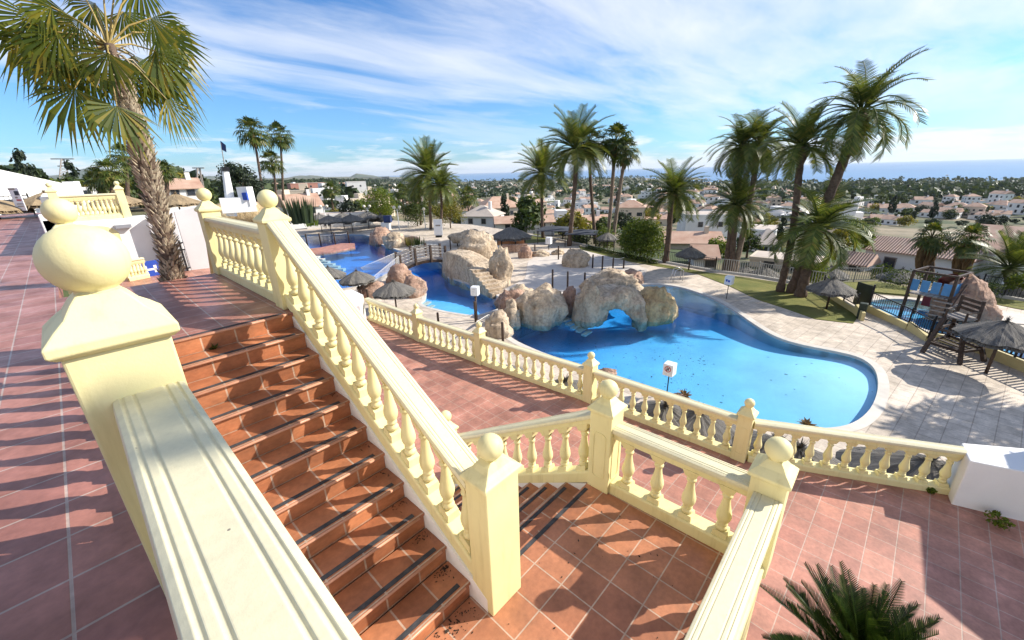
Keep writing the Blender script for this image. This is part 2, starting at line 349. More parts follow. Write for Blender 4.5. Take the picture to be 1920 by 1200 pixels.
m, nt, b = newmat('stair_tile_uv'); M['stairuv'] = tilemat('stair_tile_steps', (.50, .205, .098), (.37, .14, .066), (.55, .40, .30), .33, .33, .009, .4, coord='UV', dirt=.45)
bpy.data.materials.remove(m)
s1 = steps(11, .15, 1.64, Y0, 0, -1, 'upper flight of terracotta tiled steps with black anti slip strips')
MB().box(.17, 1.55, Y0+.03, Y0+.075, .0005, .005).build('anti_slip_strip', M['strip'], s1)
nb = MB(); nb.tube([(.16, Y0+.002, -.016), (1.6, Y0+.002, -.016)], .017, 8); nb.build('step_nosing', M['nose'], s1)
rb = MB(); rb.box(.15, 1.64, Y0-.004, Y0+.02, -RISE, -.03); rb.uv = lambda v: (v[0]-.02, .33*v[2]/RISE); rb.build('top_riser', M['stairuv'], s1)
# second flight, going down towards the pool terrace
Y1 = nose(10)
s2 = steps(9, 2.0, 3.60, Y1, zL, 1, 'lower flight of tiled steps dropping from the landing to the middle terrace')
MB().box(2.03, 3.5, Y1-.07, Y1-.025, zL+.0005, zL+.005).build('anti_slip_strip', M['strip'], s2)
rb = MB(); rb.box(2.0, 3.6, Y1-.02, Y1+.0, zL-RISE, zL-.03); rb.uv = lambda v: (v[0], .33*(v[2]-zL)/RISE); rb.build('top_riser', M['stairuv'], s2)
# white string walls (saw-toothed edge shows between steps and rail)
def string_wall(label, x0, x1, pts):
    m = MB(); n = len(pts)
    vs = [(x0, p[0], p[1]) for p in pts]+[(x1, p[0], p[1]) for p in pts]
    m.add(vs, [tuple(range(n)), tuple(range(n, 2*n))[::-1]]+[(i, n+i, n+(i+1) % n, (i+1) % n) for i in range(n)])
    return tag(m.build('string_wall', M['white']), label, 'wall')
KS = .55
def rail_y(y): return 1.12+KS*(y-5.55)
string_wall('white plastered side wall of the upper stair flight', 1.642, 1.89, [(5.55, -.02), (5.55, -6.4), (1.95, -6.4), (1.95, rail_y(1.95)-1.08), (5.4, rail_y(5.4)-1.08)])
K2 = -.60
def rail2(y): return zL+1.0+K2*(y-2.17)
string_wall('white plastered side wall of the lower stair flight', 3.602, 3.80, [(2.17, zL-.02), (2.17, -6.4), (5.2, -6.4), (5.2, zM+.02)])
# weeds growing in the joints of the steps
def weed(name, label, loc, n, ln, mat, spread=1.0):
    m = MB()
    for k in range(n):
        a = R.uniform(0, 2*pi); l = ln*R.uniform(.5, 1); e = R.uniform(.25, 1.2); d = Vector((cos(a)*cos(e)*spread, sin(a)*cos(e)*spread, sin(e)))
        w = d.cross(Vector((0, 0, 1))).normalized()*ln*R.uniform(.05, .12); p1 = d*l*.5+Vector((0, 0, l*.06)); p2 = d*l-Vector((0, 0, l*.12))
        m.add([(0, 0, 0), p1-w, p2, p1+w], [(0, 1, 2, 3)])
    return tag(m.build(name, mat, loc=loc), label, 'weed')
weed('weed', 'tiny green weed sprouting at the foot of the top stair riser', (.78, Y0-.03, -RISE), 26, .10, M['leaf'])
# dry leaf litter in the stair corners
lm = MB()
for k in range(260):
    i = R.choice([4, 5, 6, 7, 8, 9, 9, 10, 10, 10, 10]); z = -RISE*i if i < 11 else zL
    if i == 10: z = -RISE*10
    c = Vector((1.60-abs(R.gauss(0, .07)), nose(i)+RUN-.03-abs(R.gauss(0, .05)), z+.004))
    if R.random() < .3: c = Vector((R.uniform(1.2, 1.6), nose(10)-.02-abs(R.gauss(0, .10)), zL+.004))
    if R.random() < .12: c = Vector((R.uniform(1.0, 3.4), R.uniform(.6, 2.0), zL+.004))
    a = R.uniform(0, 6.28); s = R.uniform(.005, .016); u = Vector((cos(a), sin(a), R.uniform(-.3, .3)))*s; w = Vector((-sin(a), cos(a), R.uniform(-.4, .4)))*s*.5
    lm.add([c-u, c-w, c+u+Vector((0, 0, s*.3)), c+w], [(0, 1, 2, 3)])
tag(lm.build('leaf_litter', plain('dry_leaf_litter', (.035, .024, .016), .9, .5, 9, 40, 0)), kind='stuff')
# ------------------------------------------------------------------ balustrades
BAL = [(.030, .0), (.046, .004), (.052, .02), (.050, .035), (.036, .05), (.034, .06), (.044, .068), (.044, .082), (.036, .092), (.050, .115), (.060, .15), (.063, .18), (.059, .215), (.049, .26), (.040, .31), (.034, .36), (.031, .40), (.031, .42), (.043, .428), (.043, .446), (.032, .455), (.032, .47), (.044, .49), (.050, .51)]
def baluster_mesh(h, slope, n=14):
    m = MB(); k = h/.64; zb = .065*k
    for za, zc, w0, w1 in ((-.04, .065, .074, .064), (.562, .66, .054, .082)):
        vs = []
        for z, w in ((za, w0), (zc, w1)):
            for x, y in ((-w, -w), (w, -w), (w, w), (-w, w)): vs.append((x, y, z*k+slope*x))
        m.add(vs, [(3, 2, 1, 0), (4, 5, 6, 7), (0, 1, 5, 4), (1, 2, 6, 5), (2, 3, 7, 6), (3, 0, 4, 7)])
    m.lathe([(r*1.16, zb+z*k) for r, z in BAL], n=n, cap=False)
    return m
BCACHE = {}
def baluster(parent, loc, rz, h, slope, n=14):
    key = (round(h, 3), round(slope, 3), n)
    if key not in BCACHE:
        o = baluster_mesh(h, slope, n).build('baluster', M['yellow'], parent); BCACHE[key] = o.data
    else:
        o = bpy.data.objects.new('baluster', BCACHE[key]); COL.objects.link(o); o.parent = parent
    o.location = loc; o.rotation_euler = (0, 0, rz); return o
def capprof(w, t, top):
    h = w/2; g = w*.30; e = .006
    p = [(-h, top-t), (h, top-t), (h+.006, top-t*.55), (h, top-.008)]
    def groove(c): return [(c+e*1.2, top), (c+e*.4, top-.0055), (c-e*.4, top-.0055), (c-e*1.2, top)]
    for c in (g+.016, g-.016, -g+.016, -g-.016): p += groove(c)
    p += [(-h, top-.008), (-h-.006, top-t*.55)]
    return p
def balustrade(label, a, b, n, top, low=.15, group='cream balustrades', beam=.09, capt=.065, w=.235, seg=14, base=0.0):
    """a, b: floor points on the centre line (z = local floor); top: rail height above that line"""
    a, b = Vector(a), Vector(b); dx = hypot(b.x-a.x, b.y-a.y); sl = (b.z-a.z)/dx; rz = atan2(b.y-a.y, b.x-a.x)
    t = thing('balustrade', label, 'balustrade', a, 0, group)
    A, B = Vector((0, 0, 0)), b-a
    m = MB(); m.sweep([(-.10, base), (.10, base), (.10, low-.02), (.085, low), (-.085, low), (-.10, low-.02)], A, B); m.build('bottom_rail', M['yellow'], t, .008)
    m = MB(); zb = top-capt-beam
    m.sweep([(-.075, zb), (.075, zb), (.075, top-capt+.003), (-.075, top-capt+.003)], A, B); m.build('rail_beam', M['yellow'], t, .008)
    m = MB(); m.sweep(capprof(w, capt, top), A, B); m.build('handrail', M['railpaint'], t, .004)
    hb = zb-low
    for i in range(n):
        f = (i+.5)/n; p = A.lerp(B, f); baluster(t, (p.x, p.y, p.z+low), rz, hb, sl, seg)
    return t
def octa(cx, cz, w, h, c): return [(cx-w+c, cz-h), (cx+w-c, cz-h), (cx+w, cz-h+c), (cx+w, cz+h-c), (cx+w-c, cz+h), (cx-w+c, cz+h), (cx-w, cz+h-c), (cx-w, cz-h+c)]
def post(label, c, h, wx=.28, wy=.28, ball=.108, panels=False, group='cream balustrade posts with ball finials', rz=0):
    t = thing('balustrade_post', label, 'post', c, rz, group)
    m = MB(); m.box(-wx/2, wx/2, -wy/2, wy/2, 0, h)
    sh = m.build('shaft', M['yellow'], t, .008)
    if panels:
        pm = MB()
        for ax in (0, 1):
            for sg in (-1, 1):
                o = octa(0, h*.47, (wy if ax == 0 else wx)*.30, h*.30, .035); i = octa(0, h*.47, (wy if ax == 0 else wx)*.30-.012, h*.30-.012, .03)
                d0 = (wx if ax == 0 else wy)/2*sg; d1 = d0+.006*sg
                f = (lambda u, z, d: (d, u, z)) if ax == 0 else (lambda u, z, d: (u, d, z))
                vs = [f(u, z, d) for d in (d0, d1) for ring in (o, i) for u, z in ring]
                fs = []
                for k in range(8):
                    k2 = (k+1) % 8; fs += [(k, k2, 16+k2, 16+k), (8+k, 8+k2, 24+k2, 24+k), (16+k, 16+k2, 24+k2, 24+k)]
                pm.add(vs, fs)
        pm.build('panel_moulding', M['yellow'], sh)
    m = MB(); ex, ey = wx/2+.028, wy/2+.028
    rings = [(ex-.02, ey-.02, h), (ex, ey, h+.018), (ex, ey, h+.05), (ex-.012, ey-.012, h+.062), (ex*.80, ey*.80, h+.085), (ex*.62, ey*.62, h+.112), (ex*.47, ey*.47, h+.15), (.055, .055, h+.178)]
    vs = [(sx*a, sy*b_, z) for a, b_, z in rings for sx, sy in ((-1, -1), (1, -1), (1, 1), (-1, 1))]
    fs = [(i*4+k, i*4+(k+1) % 4, (i+1)*4+(k+1) % 4, (i+1)*4+k) for i in range(len(rings)-1) for k in range(4)]+[(3, 2, 1, 0), tuple((len(rings)-1)*4+k for k in range(4))]
    m.add(vs, fs); m.build('cap', M['yellow'], t, .005)
    m = MB(); zc = h+.165+ball*1.02
    pr = [(.062, h+.165), (.058, h+.18)]
    k0 = math.asin(min(.95, .058/ball))
    for i in range(13):
        a = -pi/2+k0+(pi-k0)*i/12; pr.append((max(1e-4, ball*cos(a)), zc+ball*sin(a)))
    m.lathe(pr, n=24); m.build('ball_finial', M['yellow'], t)
    return t
GP = 'cream balustrade posts with ball finials'
post('large cream post with ball finial right beside the viewer, at the left of the stairs', (.015, 1.99, 0), 1.075, .28, .29, .116)
post('cream ball finial post peeking out directly behind the nearest large one', (0, 5.62, 0), 1.08, .29, .30, .118)
balustrade('pale handrail and balusters running under the viewer along the upper terrace', (.048, -3.2, 0), (.048, 1.845, 0), 17, .90, w=.20)
balustrade('upper terrace balustrade hidden behind the nearest ball finial post', (.03, 2.14, 0), (.03, 5.47, 0), 11, .90, w=.20)
CX = 1.76
post('cream ball finial post at the head of the sloping stair rail', (CX, 5.70, 0), 1.08, .28, .28, .112)
post('cream ball finial post at the far corner of the top landing', (CX, 8.86, 0), 1.08, .28, .28, .112)
balustrade('short level balustrade on the top landing casting comb shadows', (CX, 5.84, 0), (CX, 8.72, 0), 9, 1.0)
balustrade('cream balustrade falling away behind the top landing corner post', (CX+.02, 9.0, -.1), (CX+.45, 12.2, -1.9), 10, 1.0)
ST = balustrade('long sloping balustrade descending beside the tiled steps', (CX, 5.56, rail_y(5.56)-1.08), (CX, 2.13, rail_y(2.13)-1.08), 12, 1.08, low=.17, beam=.11)
post('thick cream post with ball finial at the foot of the upper flight', (1.83, 2.01, zL), 1.36, .37, .25, .108)
post('panelled cream post with ball finial at the head of the lower flight', (3.71, 2.03, zL), 1.06, .28, .28, .108, True)
post('cream corner post with ball finial on the landing, nearest the cycad', (3.74, .36, zL), 1.06, .28, .28, .108)
balustrade('short landing balustrade with four balusters between two ball finial posts', (3.71, 1.89, zL), (3.74, .5, zL), 4, .92, w=.225)
balustrade('landing balustrade running to the bottom edge beside the cycad', (3.6, .34, zL), (.2, .30, zL), 11, .92, w=.225)
balustrade('sloping balustrade going down beside the lower flight of steps', (3.70, 2.17, zL), (3.70, 5.06, rail2(5.06)-1.0), 10, 1.0, low=.17)
post('small cream ball finial post at the foot of the lower flight', (3.70, 5.2, zM), 1.06, .26, .26, .105)
LP = [(7.30, 14.75), (7.28, 11.31), (7.42, 8.36), (7.69, 4.72), (7.78, 1.34), (9.15, -1.60)]
names = ['', 'farthest of the cream posts on the pool side balustrade, near the white block', 'second cream post from the far end of the pool side balustrade', 'cream pool side post rising just behind the landing post', 'cream pool side post where the balustrade bends to the right']
for i in (1, 2, 3, 4):
    post(names[i], (LP[i][0], LP[i][1], zM), .98, .25, .25, .088, i == 4)
lab = ['pool side balustrade section ending at the far white block', 'pool side balustrade section in front of the channel with the sign box', 'pool side balustrade section below the boulders and main pool', 'pool side balustrade section right behind the landing posts', 'pool side balustrade section ending at the near white block']
for i in range(5):
    a, b_ = Vector((*LP[i], zM)), Vector((*LP[i+1], zM)); d = (b_-a).normalized()
    balustrade(lab[i], a+d*(.13 if i else 0), b_-d*(.13 if i < 4 else 0), (11, 9, 12, 11, 11)[i], .88, low=.13, beam=.09, capt=.06, w=.2, seg=10)
# white masonry blocks at both ends
def block(label, quad, z0, z1):
    m = MB(); m.prism(quad, z0, z1); return tag(m.build('masonry_block', M['white'], bevel=.02), label, 'wall block', 'white blocks ending the pool side balustrade')
block('white masonry block with sharp shadow at the far end of the balustrade', [(7.15, 14.7), (7.25, 15.8), (5.9, 16.2), (5.9, 13.7), (6.4, 13.5), (6.9, 14.4)], zM, zM+1.05)
block('big white masonry block at the near end of the pool side balustrade', [(8.80, -1.62), (9.35, -1.55), (10.6, -3.6), (10.4, -5.2), (9.75, -4.9)], zM-.3, zM+.88)
wd = None
wd = None
# ------------------------------------------------------------------ pool area
def PX(pts, z): return [W(x, y, z) for x, y in pts]
MAIN = PX([(940, 606), (952, 632), (1010, 659), (1060, 676), (1113, 697), (1180, 717), (1250, 739), (1330, 768), (1400, 788), (1470, 801), (1540, 805), (1597, 798), (1632, 772), (1647, 738), (1648, 708), (1638, 686), (1612, 669), (1565, 658), (1500, 646), (1452, 631), (1410, 605), (1380, 583), (1345, 562), (1310, 548), (1270, 536), (1220, 531), (1140, 540), (1070, 568), (1000, 585)], zP)
LEFT = PX([(520, 446), (565, 441), (640, 438), (694, 440), (700, 453), (722, 460), (760, 474), (800, 481), (829, 492), (833, 517), (862, 526), (902, 540), (935, 555), (954, 572), (914, 586), (889, 592), (862, 588), (831, 583), (785, 571), (800, 559), (797, 526), (762, 509), (735, 508), (712, 520), (690, 531), (655, 540), (600, 545), (550, 520)], zP)
KID = PX([(1618, 566), (1660, 560), (1720, 561), (1790, 580), (1860, 600), (1935, 618), (1960, 700), (1905, 676), (1830, 640), (1752, 624), (1690, 602), (1640, 580)], zP)
def smooth(poly, it=2):
    for _ in range(it):
        q = []
        for i in range(len(poly)):
            a, b = poly[i], poly[(i+1) % len(poly)]; q += [a.lerp(b, .25), a.lerp(b, .75)]
        poly = q
    return poly
MAIN = smooth(MAIN); LEFT = smooth(LEFT, 1); KID = smooth(KID, 1)
def area(p): return sum(p[i].x*p[(i+1) % len(p)].y-p[(i+1) % len(p)].x*p[i].y for i in range(len(p)))/2
MAIN, LEFT, KID = [p if area(p) > 0 else p[::-1] for p in (MAIN, LEFT, KID)]
def poly_holes(outer, holes, z, z0=None, mi=0):
    m = MB(); loops = [[Vector((p[0], p[1], 0)) for p in l] for l in [outer]+holes]; flat = [p for l in loops for p in l]
    vs = [(p.x, p.y, z) for p in flat]; fs = []
    for t in tessellate_polygon(loops):
        a, b, c = [flat[i] for i in t]; s = (b.x-a.x)*(c.y-a.y)-(b.y-a.y)*(c.x-a.x)
        fs.append(tuple(t) if s > 0 else tuple(t)[::-1])
    return m.add(vs, fs, mi=mi)
outer = [(7.0, -16), (44, -16)] + [tuple(W(x, y, zP)[:2]) for x, y in ((1990, 590), (1900, 574), (1550, 544), (1400, 518), (1250, 494), (1100, 462), (1010, 440))] + [(44, 50), (40, 70), (3, 72), (1.5, 26), (1.5, 15.25), (7.0, 15.25)]
tag(poly_holes(outer, [MAIN, LEFT, KID], zP).build('pool_deck', M['deck']), kind='structure')
def floormat(name, c):
    m, nt, b = newmat(name); v = mapn(nt)
    n = noisen(nt, v, .5, 5); col = ramp(nt, n, [(.3, sc(c, .85)), (.7, sc(c, 1.08))])
    vo = nt.nodes.new('ShaderNodeTexVoronoi'); vo.inputs['Scale'].default_value = 2.2; L(nt, v, vo.inputs['Vector'])
    n3 = noisen(nt, v, .35, 3)
    sp_ = math_(nt, 'LESS_THAN', vo.outputs['Distance'], math_(nt, 'MULTIPLY', math_(nt, 'SUBTRACT', n3, .42), .55))
    col = mix(nt, math_(nt, 'MULTIPLY', sp_, .8), col, sc(c, .25)); L(nt, col, b.inputs['Base Color']); b.inputs['Roughness'].default_value = .6
    return m
M['poolfloor'] = floormat('blue_pool_paint', (.50, .76, .91)); M['poolfloor2'] = floormat('blue_pool_paint_deep', (.30, .62, .88)); M['kidfloor'] = floormat('paddling_pool_paint', (.16, .50, .68))
def watermat():
    m = bpy.data.materials.new('pool_water'); m.use_nodes = True; nt = m.node_tree; nt.nodes.remove(nt.nodes['Principled BSDF']); out = nt.nodes['Material Output']
    v = mapn(nt); n1_ = noisen(nt, v, 2.4, 3, .6); n2_ = noisen(nt, v, 9, 2, .5)
    bp = nt.nodes.new('ShaderNodeBump'); bp.inputs['Strength'].default_value = .5; bp.inputs['Distance'].default_value = .03; L(nt, math_(nt, 'ADD', n1_, math_(nt, 'MULTIPLY', n2_, .3)), bp.inputs['Height'])
    lw = nt.nodes.new('ShaderNodeLayerWeight'); lw.inputs['Blend'].default_value = .5; L(nt, bp.outputs[0], lw.inputs['Normal'])
    frs = math_(nt, 'ADD', math_(nt, 'MULTIPLY', math_(nt, 'POWER', lw.outputs['Facing'], 5.0), .9), .02)
    gl = nt.nodes.new('ShaderNodeBsdfGlossy'); gl.inputs['Roughness'].default_value = .04; L(nt, bp.outputs[0], gl.inputs['Normal'])
    tr = nt.nodes.new('ShaderNodeBsdfTransparent'); tr.inputs['Color'].default_value = (.86, .97, 1, 1)
    ms = nt.nodes.new('ShaderNodeMixShader'); L(nt, frs, ms.inputs[0]); L(nt, tr.outputs[0], ms.inputs[1]); L(nt, gl.outputs[0], ms.inputs[2]); L(nt, ms.outputs[0], out.inputs[0])
    ab = nt.nodes.new('ShaderNodeVolumeAbsorption'); ab.inputs['Color'].default_value = (.11, .69, .94, 1); ab.inputs['Density'].default_value = .44; L(nt, ab.outputs[0], out.inputs['Volume']); return m
M['water'] = watermat()
def inset(poly, d):
    n = len(poly); q = []
    for i in range(n):
        a, b, c = poly[i-1], poly[i], poly[(i+1) % n]; e1 = (b-a).normalized(); e2 = (c-b).normalized(); nn = Vector((-(e1.y+e2.y), e1.x+e2.x, 0))
        q.append(b+(nn.normalized() if nn.length > 1e-6 else Vector((-e1.y, e1.x, 0)))*d)
    return q
def pool(name, poly, depth, floor, wz=zW):
    bm = bmesh.new(); n = len(poly); m = MB()
    vs = [(p.x, p.y, zP) for p in poly]+[(p.x, p.y, -8.6) for p in poly]
    m.add(vs, [(i, (i+1) % n, n+(i+1) % n, n+i)[::-1] for i in range(n)])
    # floor as a grid with a depth function, larger than the outline (the walls cut it)
    xs = [p.x for p in poly]; ys = [p.y for p in poly]; x0, x1, y0, y1 = min(xs)-.3, max(xs)+.3, min(ys)-.3, max(ys)+.3
    nx, ny = int((x1-x0)/.6)+2, int((y1-y0)/.6)+2; gv = []; gf = []
    for j in range(ny):
        for i in range(nx):
            x, y = x0+(x1-x0)*i/(nx-1), y0+(y1-y0)*j/(ny-1); gv.append((x, y, wz-depth(x, y)))
    gf = [(j*nx+i, j*nx+i+1, (j+1)*nx+i+1, (j+1)*nx+i) for j in range(ny-1) for i in range(nx-1)]
    m.add(gv, gf, True)
    tag(m.build(name+'_basin', floor), kind='structure')
    wm = MB(); q = poly; vs = [(p.x, p.y, wz) for p in q]+[(p.x, p.y, -8.55) for p in q]
    tr = tessellate_polygon([[Vector((p.x, p.y, 0)) for p in q]]); fs = []
    for t in tr:
        a, b, c = [q[i] for i in t]; s = (b.x-a.x)*(c.y-a.y)-(b.y-a.y)*(c.x-a.x); t = tuple(t) if s > 0 else tuple(t)[::-1]
        fs += [t, tuple(i+n for i in t)[::-1]]
    fs += [(i, n+i, n+(i+1) % n, (i+1) % n) for i in range(n)]
    fs = [f for f in fs]
    wm.add(vs, fs); tag(wm.build(name+'_water', M['water']), kind='structure')
    return
tip = W(1640, 715, zP)
def dmain(x, y):
    d = hypot(x-tip.x, y-tip.y); t = max(0, min(1, (d-.6)/12)); return .10+1.3*t**1.25
pool('main_pool', MAIN, dmain, M['poolfloor'])
stp = W(790, 570, zP)
def dleft(x, y):
    d = hypot(x-stp.x, y-stp.y); t = max(0, min(1, (d-1.5)/4.5)); return .3+.85*t
pool('channel_pool', LEFT, dleft, M['poolfloor2'])
pool('paddling_pool', KID, lambda x, y: .45, M['kidfloor'])
def ribbon(name, poly, w, z, mat, d0=0.0, t=.0):
    a, b = inset(poly, d0), inset(poly, -w); n = len(poly); m = MB()
    m.add([(p.x, p.y, z) for p in a]+[(p.x, p.y, z) for p in b]+[(p.x, p.y, zP-.1) for p in a], [(i, (i+1) % n, n+(i+1) % n, n+i)[::-1] for i in range(n)]+[(i, (i+1) % n, 2*n+(i+1) % n, 2*n+i) for i in range(n)])
    return tag(m.build(name, mat), kind='structure')
ribbon('main_pool_coping', MAIN, .30, zP+.012, M['pale'], .02)
ribbon('channel_pool_coping', LEFT, .22, zP+.012, M['pale'], .02)
ribbon('paddling_pool_coping', KID, .25, zP+.012, M['pale'], .02)
def slab(name, px, z, mat, t=.1, kind='structure'):
    p = PX(px, z); p = p if area(p) > 0 else p[::-1]; return tag(MB().prism(p, z-t, z).build(name, mat), kind=kind)
slab('pool_walkway', [(545, 470), (600, 464), (640, 456), (665, 456), (666, 463), (620, 472), (548, 480)], zP-.01, M['mid'], .35)
slab('island_plaza', [(958, 560), (985, 520), (990, 490), (1020, 470), (1080, 466), (1150, 480), (1215, 505), (1190, 540), (1110, 546), (1050, 560), (1000, 575)], zP+.02, M['plaza'])
slab('island_ledge', [(930, 553), (950, 540), (990, 520), (1010, 545), (1000, 575), (960, 575)], zP+.10, M['plaza'], .4)
slab('lawn', [(1085, 461), (1130, 470), (1180, 484), (1250, 497), (1330, 511), (1420, 523), (1490, 534), (1538, 545), (1575, 566), (1612, 588), (1600, 606), (1530, 598), (1470, 577), (1420, 561), (1370, 537), (1310, 514), (1250, 502), (1180, 490), (1130, 478), (1090, 468)], zP+.03, M['grass'])
slab('lawn', [(975, 446), (1005, 438), (1035, 446), (1035, 452), (985, 456)], zP+.03, M['grass'])
slab('lawn', [(1560, 530), (1640, 527), (1705, 538), (1706, 553), (1640, 547), (1575, 540)], zP+.03, M['grass'])
slab('lawn', [(1830, 552), (1925, 566), (1990, 578), (1990, 592), (1905, 578), (1835, 563)], zP+.03, M['grass'])
# ------------------------------------------------------------------ rocks
def rock(label, c, sx, sy, sz, mat='rock', rz=0, seed=0, group=None, sub=4, amp=.28, name='boulder', squash=2.4):
    bm = bmesh.new(); bmesh.ops.create_icosphere(bm, subdivisions=sub, radius=1)
    for v in bm.verts:
        p = v.co.copy(); q = Vector([math.copysign(abs(k)**(.62), k) for k in p]); p = q.normalized()*max(abs(q.x), abs(q.y), abs(q.z))**.35*1.02
        o = Vector((seed*7.3, seed*3.1, seed*5.7))
        d = noise.fractal(p*1.1+o, .9, 2.1, 5)*amp + abs(noise.noise(p*2.3+o))*amp*.7 - amp*.15 + noise.fractal(p*4.5+o, .75, 2, 4)*amp*.30-abs(noise.noise(p*3.7+o*2))*amp*.25
        p = p*(1+d); p.z = max(p.z, -.55)
        v.co = Vector((p.x*sx, p.y*sy, (p.z+.4)*sz/1.3))
    me = bpy.data.meshes.new(name); bm.to_mesh(me); bm.free(); me.materials.append(M[mat])
    for pl in me.polygons: pl.use_smooth = True
    o = bpy.data.objects.new(name, me); COL.objects.link(o); o.location = c; o.rotation_euler = (0, 0, rz); return tag(o, label, 'rock', group)
FACE = atan2(-RT.y, RT.x)
def rpx(label, px, py, wpx, hpx, mat='rock', z=zP, depth=.8, seed=0, sub=4, name='boulder', amp=.28, sink=.1):
    b = W(px, py, z); dep = (b-EYE).dot(fw); k = dep/FPX; st = 1.0
    w = wpx*k/2; b2 = b+Vector((b.x, b.y, 0)).normalized()*w*depth*.6
    h = hz(px, py-hpx, b2)-z
    return rock(label, (b2.x, b2.y, z-sink), w, w*depth, (h+sink), mat, atan2(b.y, b.x)-pi/2, seed, None, sub, amp, name)
RG = 'boulders around the pool'
rpx('big rounded boulder pitted with holes standing in the main pool left of the arch', 1012, 606, 102, 63, 'rock', zW, .8, 3)
rpx('brown squat boulder pressed against the left side of the pitted boulder', 962, 596, 58, 52, 'rockb', zW, .9, 5)
rpx('yellow lichen covered boulder at the right end of the rock arch', 1226, 599, 80, 62, 'rocky', zW, .9, 8)
rpx('low brown rock behind the arch at the plaza edge', 1182, 532, 46, 24, 'rockb', zP, .7, 9)
rpx('huge pale boulder crowning the rock wall above the steps', 897, 497, 80, 55, 'rock', zP, .8, 11)
rpx('flat pale rock lying on top behind the crowning boulder', 880, 452, 72, 20, 'rock', zP+.6, .6, 12)
rpx('sunlit craggy boulder right of the stone steps', 940, 535, 44, 62, 'rock', zP, .9, 14)
rpx('shaggy triangular rock alone on the plaza casting a shadow', 1080, 501, 52, 30, 'rock', zP, .8, 17)
rpx('small flat rock on the far plaza edge right of the hut', 1012, 481, 34, 12, 'rock', zP, .7, 18)
rpx('low rock beside the hut wall on the plaza', 985, 484, 26, 20, 'rockb', zP, .7, 19)
rpx('small rock by the posts behind the plaza', 1046, 478, 24, 10, 'rock', zP, .7, 20)
rpx('rounded boulder at the corner of the far blue pool', 716, 457, 42, 28, 'rockb', zP, .8, 21)
rpx('split boulder at the foot of the far bridge end', 742, 464, 40, 26, 'rock', zP, .8, 22)
rpx('low boulder with plants behind the bridge', 770, 459, 38, 16, 'rockb', zP, .8, 23)
rpx('pinkish layered rock left of the channel', 778, 557, 46, 38, 'rockb', zP, .9, 24)
rpx('craggy rock under the bridge net on the left bank', 752, 533, 50, 34, 'rockb', zP, .9, 25)
rpx('dark rock behind the thatched parasol on the left bank', 700, 557, 60, 26, 'rockb', zP, .8, 26)
rpx('small brown rock close to the white masonry block', 668, 565, 26, 14, 'rockb', zP, .8, 27)
rpx('jagged grey brown rock ledge with a rope net between channel and main pool', 935, 632, 50, 42, 'rock', zP, .9, 28)
rpx('grey boulder facing the pool left of the ledge posts', 960, 612, 34, 42, 'rock', zW, .9, 29)
rpx('pink flat rock at the edge of the balustrade by the main pool', 1140, 700, 34, 8, 'rockb', zP, .6, 30)
rpx('dark low rock beside the prohibition sign post', 1276, 748, 30, 9, 'rockb', zP, .6, 31)
rpx('small dark rock at the near pool edge in front of the coping', 1512, 806, 24, 8, 'rockb', zP, .6, 33)
rpx('ochre rock bank below the white cross tower', 452, 416, 120, 34, 'rocky', -3.2, .5, 34)
rpx('beige rock by the steps left of the landing corner post', 362, 455, 36, 40, 'rockb', -2.0, .8, 35)
rpx('massive slanted boulder forming the left leg of the rock arch', 1104, 602, 58, 70, 'rock', zW, .9, 51)
rpx('dark recessed rock between the pitted boulder and the arch', 1066, 588, 40, 46, 'rockb', zW, .9, 52)
rpx('broad flat topped rock behind the arch joining it to the plaza', 1150, 556, 110, 46, 'rock', zW, .7, 53)
rpx('tan rock filling the gap between the channel steps and the pitted boulder', 975, 572, 60, 36, 'rock', zP, .9, 54)
rpx('low tan rock at the channel end of the stone steps', 948, 576, 40, 26, 'rockb', zW, .9, 55)
# rock arch over the water
def arch_rock():
    a, b = W(1098, 598, zW), W(1196, 600, zW); mid = (a+b)/2; ax = (b-a).normalized(); span = (b-a).length/2; n, mseg = 44, 36; dpt = Vector((-ax.y, ax.x, 0))
    if dpt.dot(mid-EYE) < 0: dpt = -dpt
    m = MB(); vs = []; H = 1.30
    for i in range(n+1):
        t = pi*i/n; c = Vector((0, 0, -.55))+ax*(-cos(t)*span*(1.08))+Vector((0, 0, max(0, sin(t))**.8*H)); tan = Vector((ax.x*sin(t)*span, ax.y*sin(t)*span, cos(t)*H)).normalized(); nor = dpt.cross(tan).normalized()
        if nor.dot(Vector((0, 0, 1))+ax*(-cos(t))) < 0: nor = -nor
        for k in range(mseg):
            al = 2*pi*k/mseg; cu, cv = cos(al), sin(al)
            cu = math.copysign(abs(cu)**.7, cu); cv = math.copysign(abs(cv)**.7, cv)
            r = .48+.2*abs(cos(t)); p = c+nor*cu*(r*.72)*(1.2+1.15*max(0, sin(t)) if cu > 0 else .7)+dpt*cv*1.25+dpt*.9
            d = (noise.fractal(p*.9+mid, .9, 2, 5)*.34+noise.fractal(p*3+mid, .8, 2, 3)*.07); p = p+(nor*cu+dpt*cv).normalized()*d
            vs.append(mid+p)
    fs = [(i*mseg+k, i*mseg+(k+1) % mseg, (i+1)*mseg+(k+1) % mseg, (i+1)*mseg+k) for i in range(n) for k in range(mseg)]
    m.add(vs, fs, True); tag(m.build('rock_arch', M['rock']), 'natural rock arch with a water opening in the middle of the pool', 'rock arch')
arch_rock()
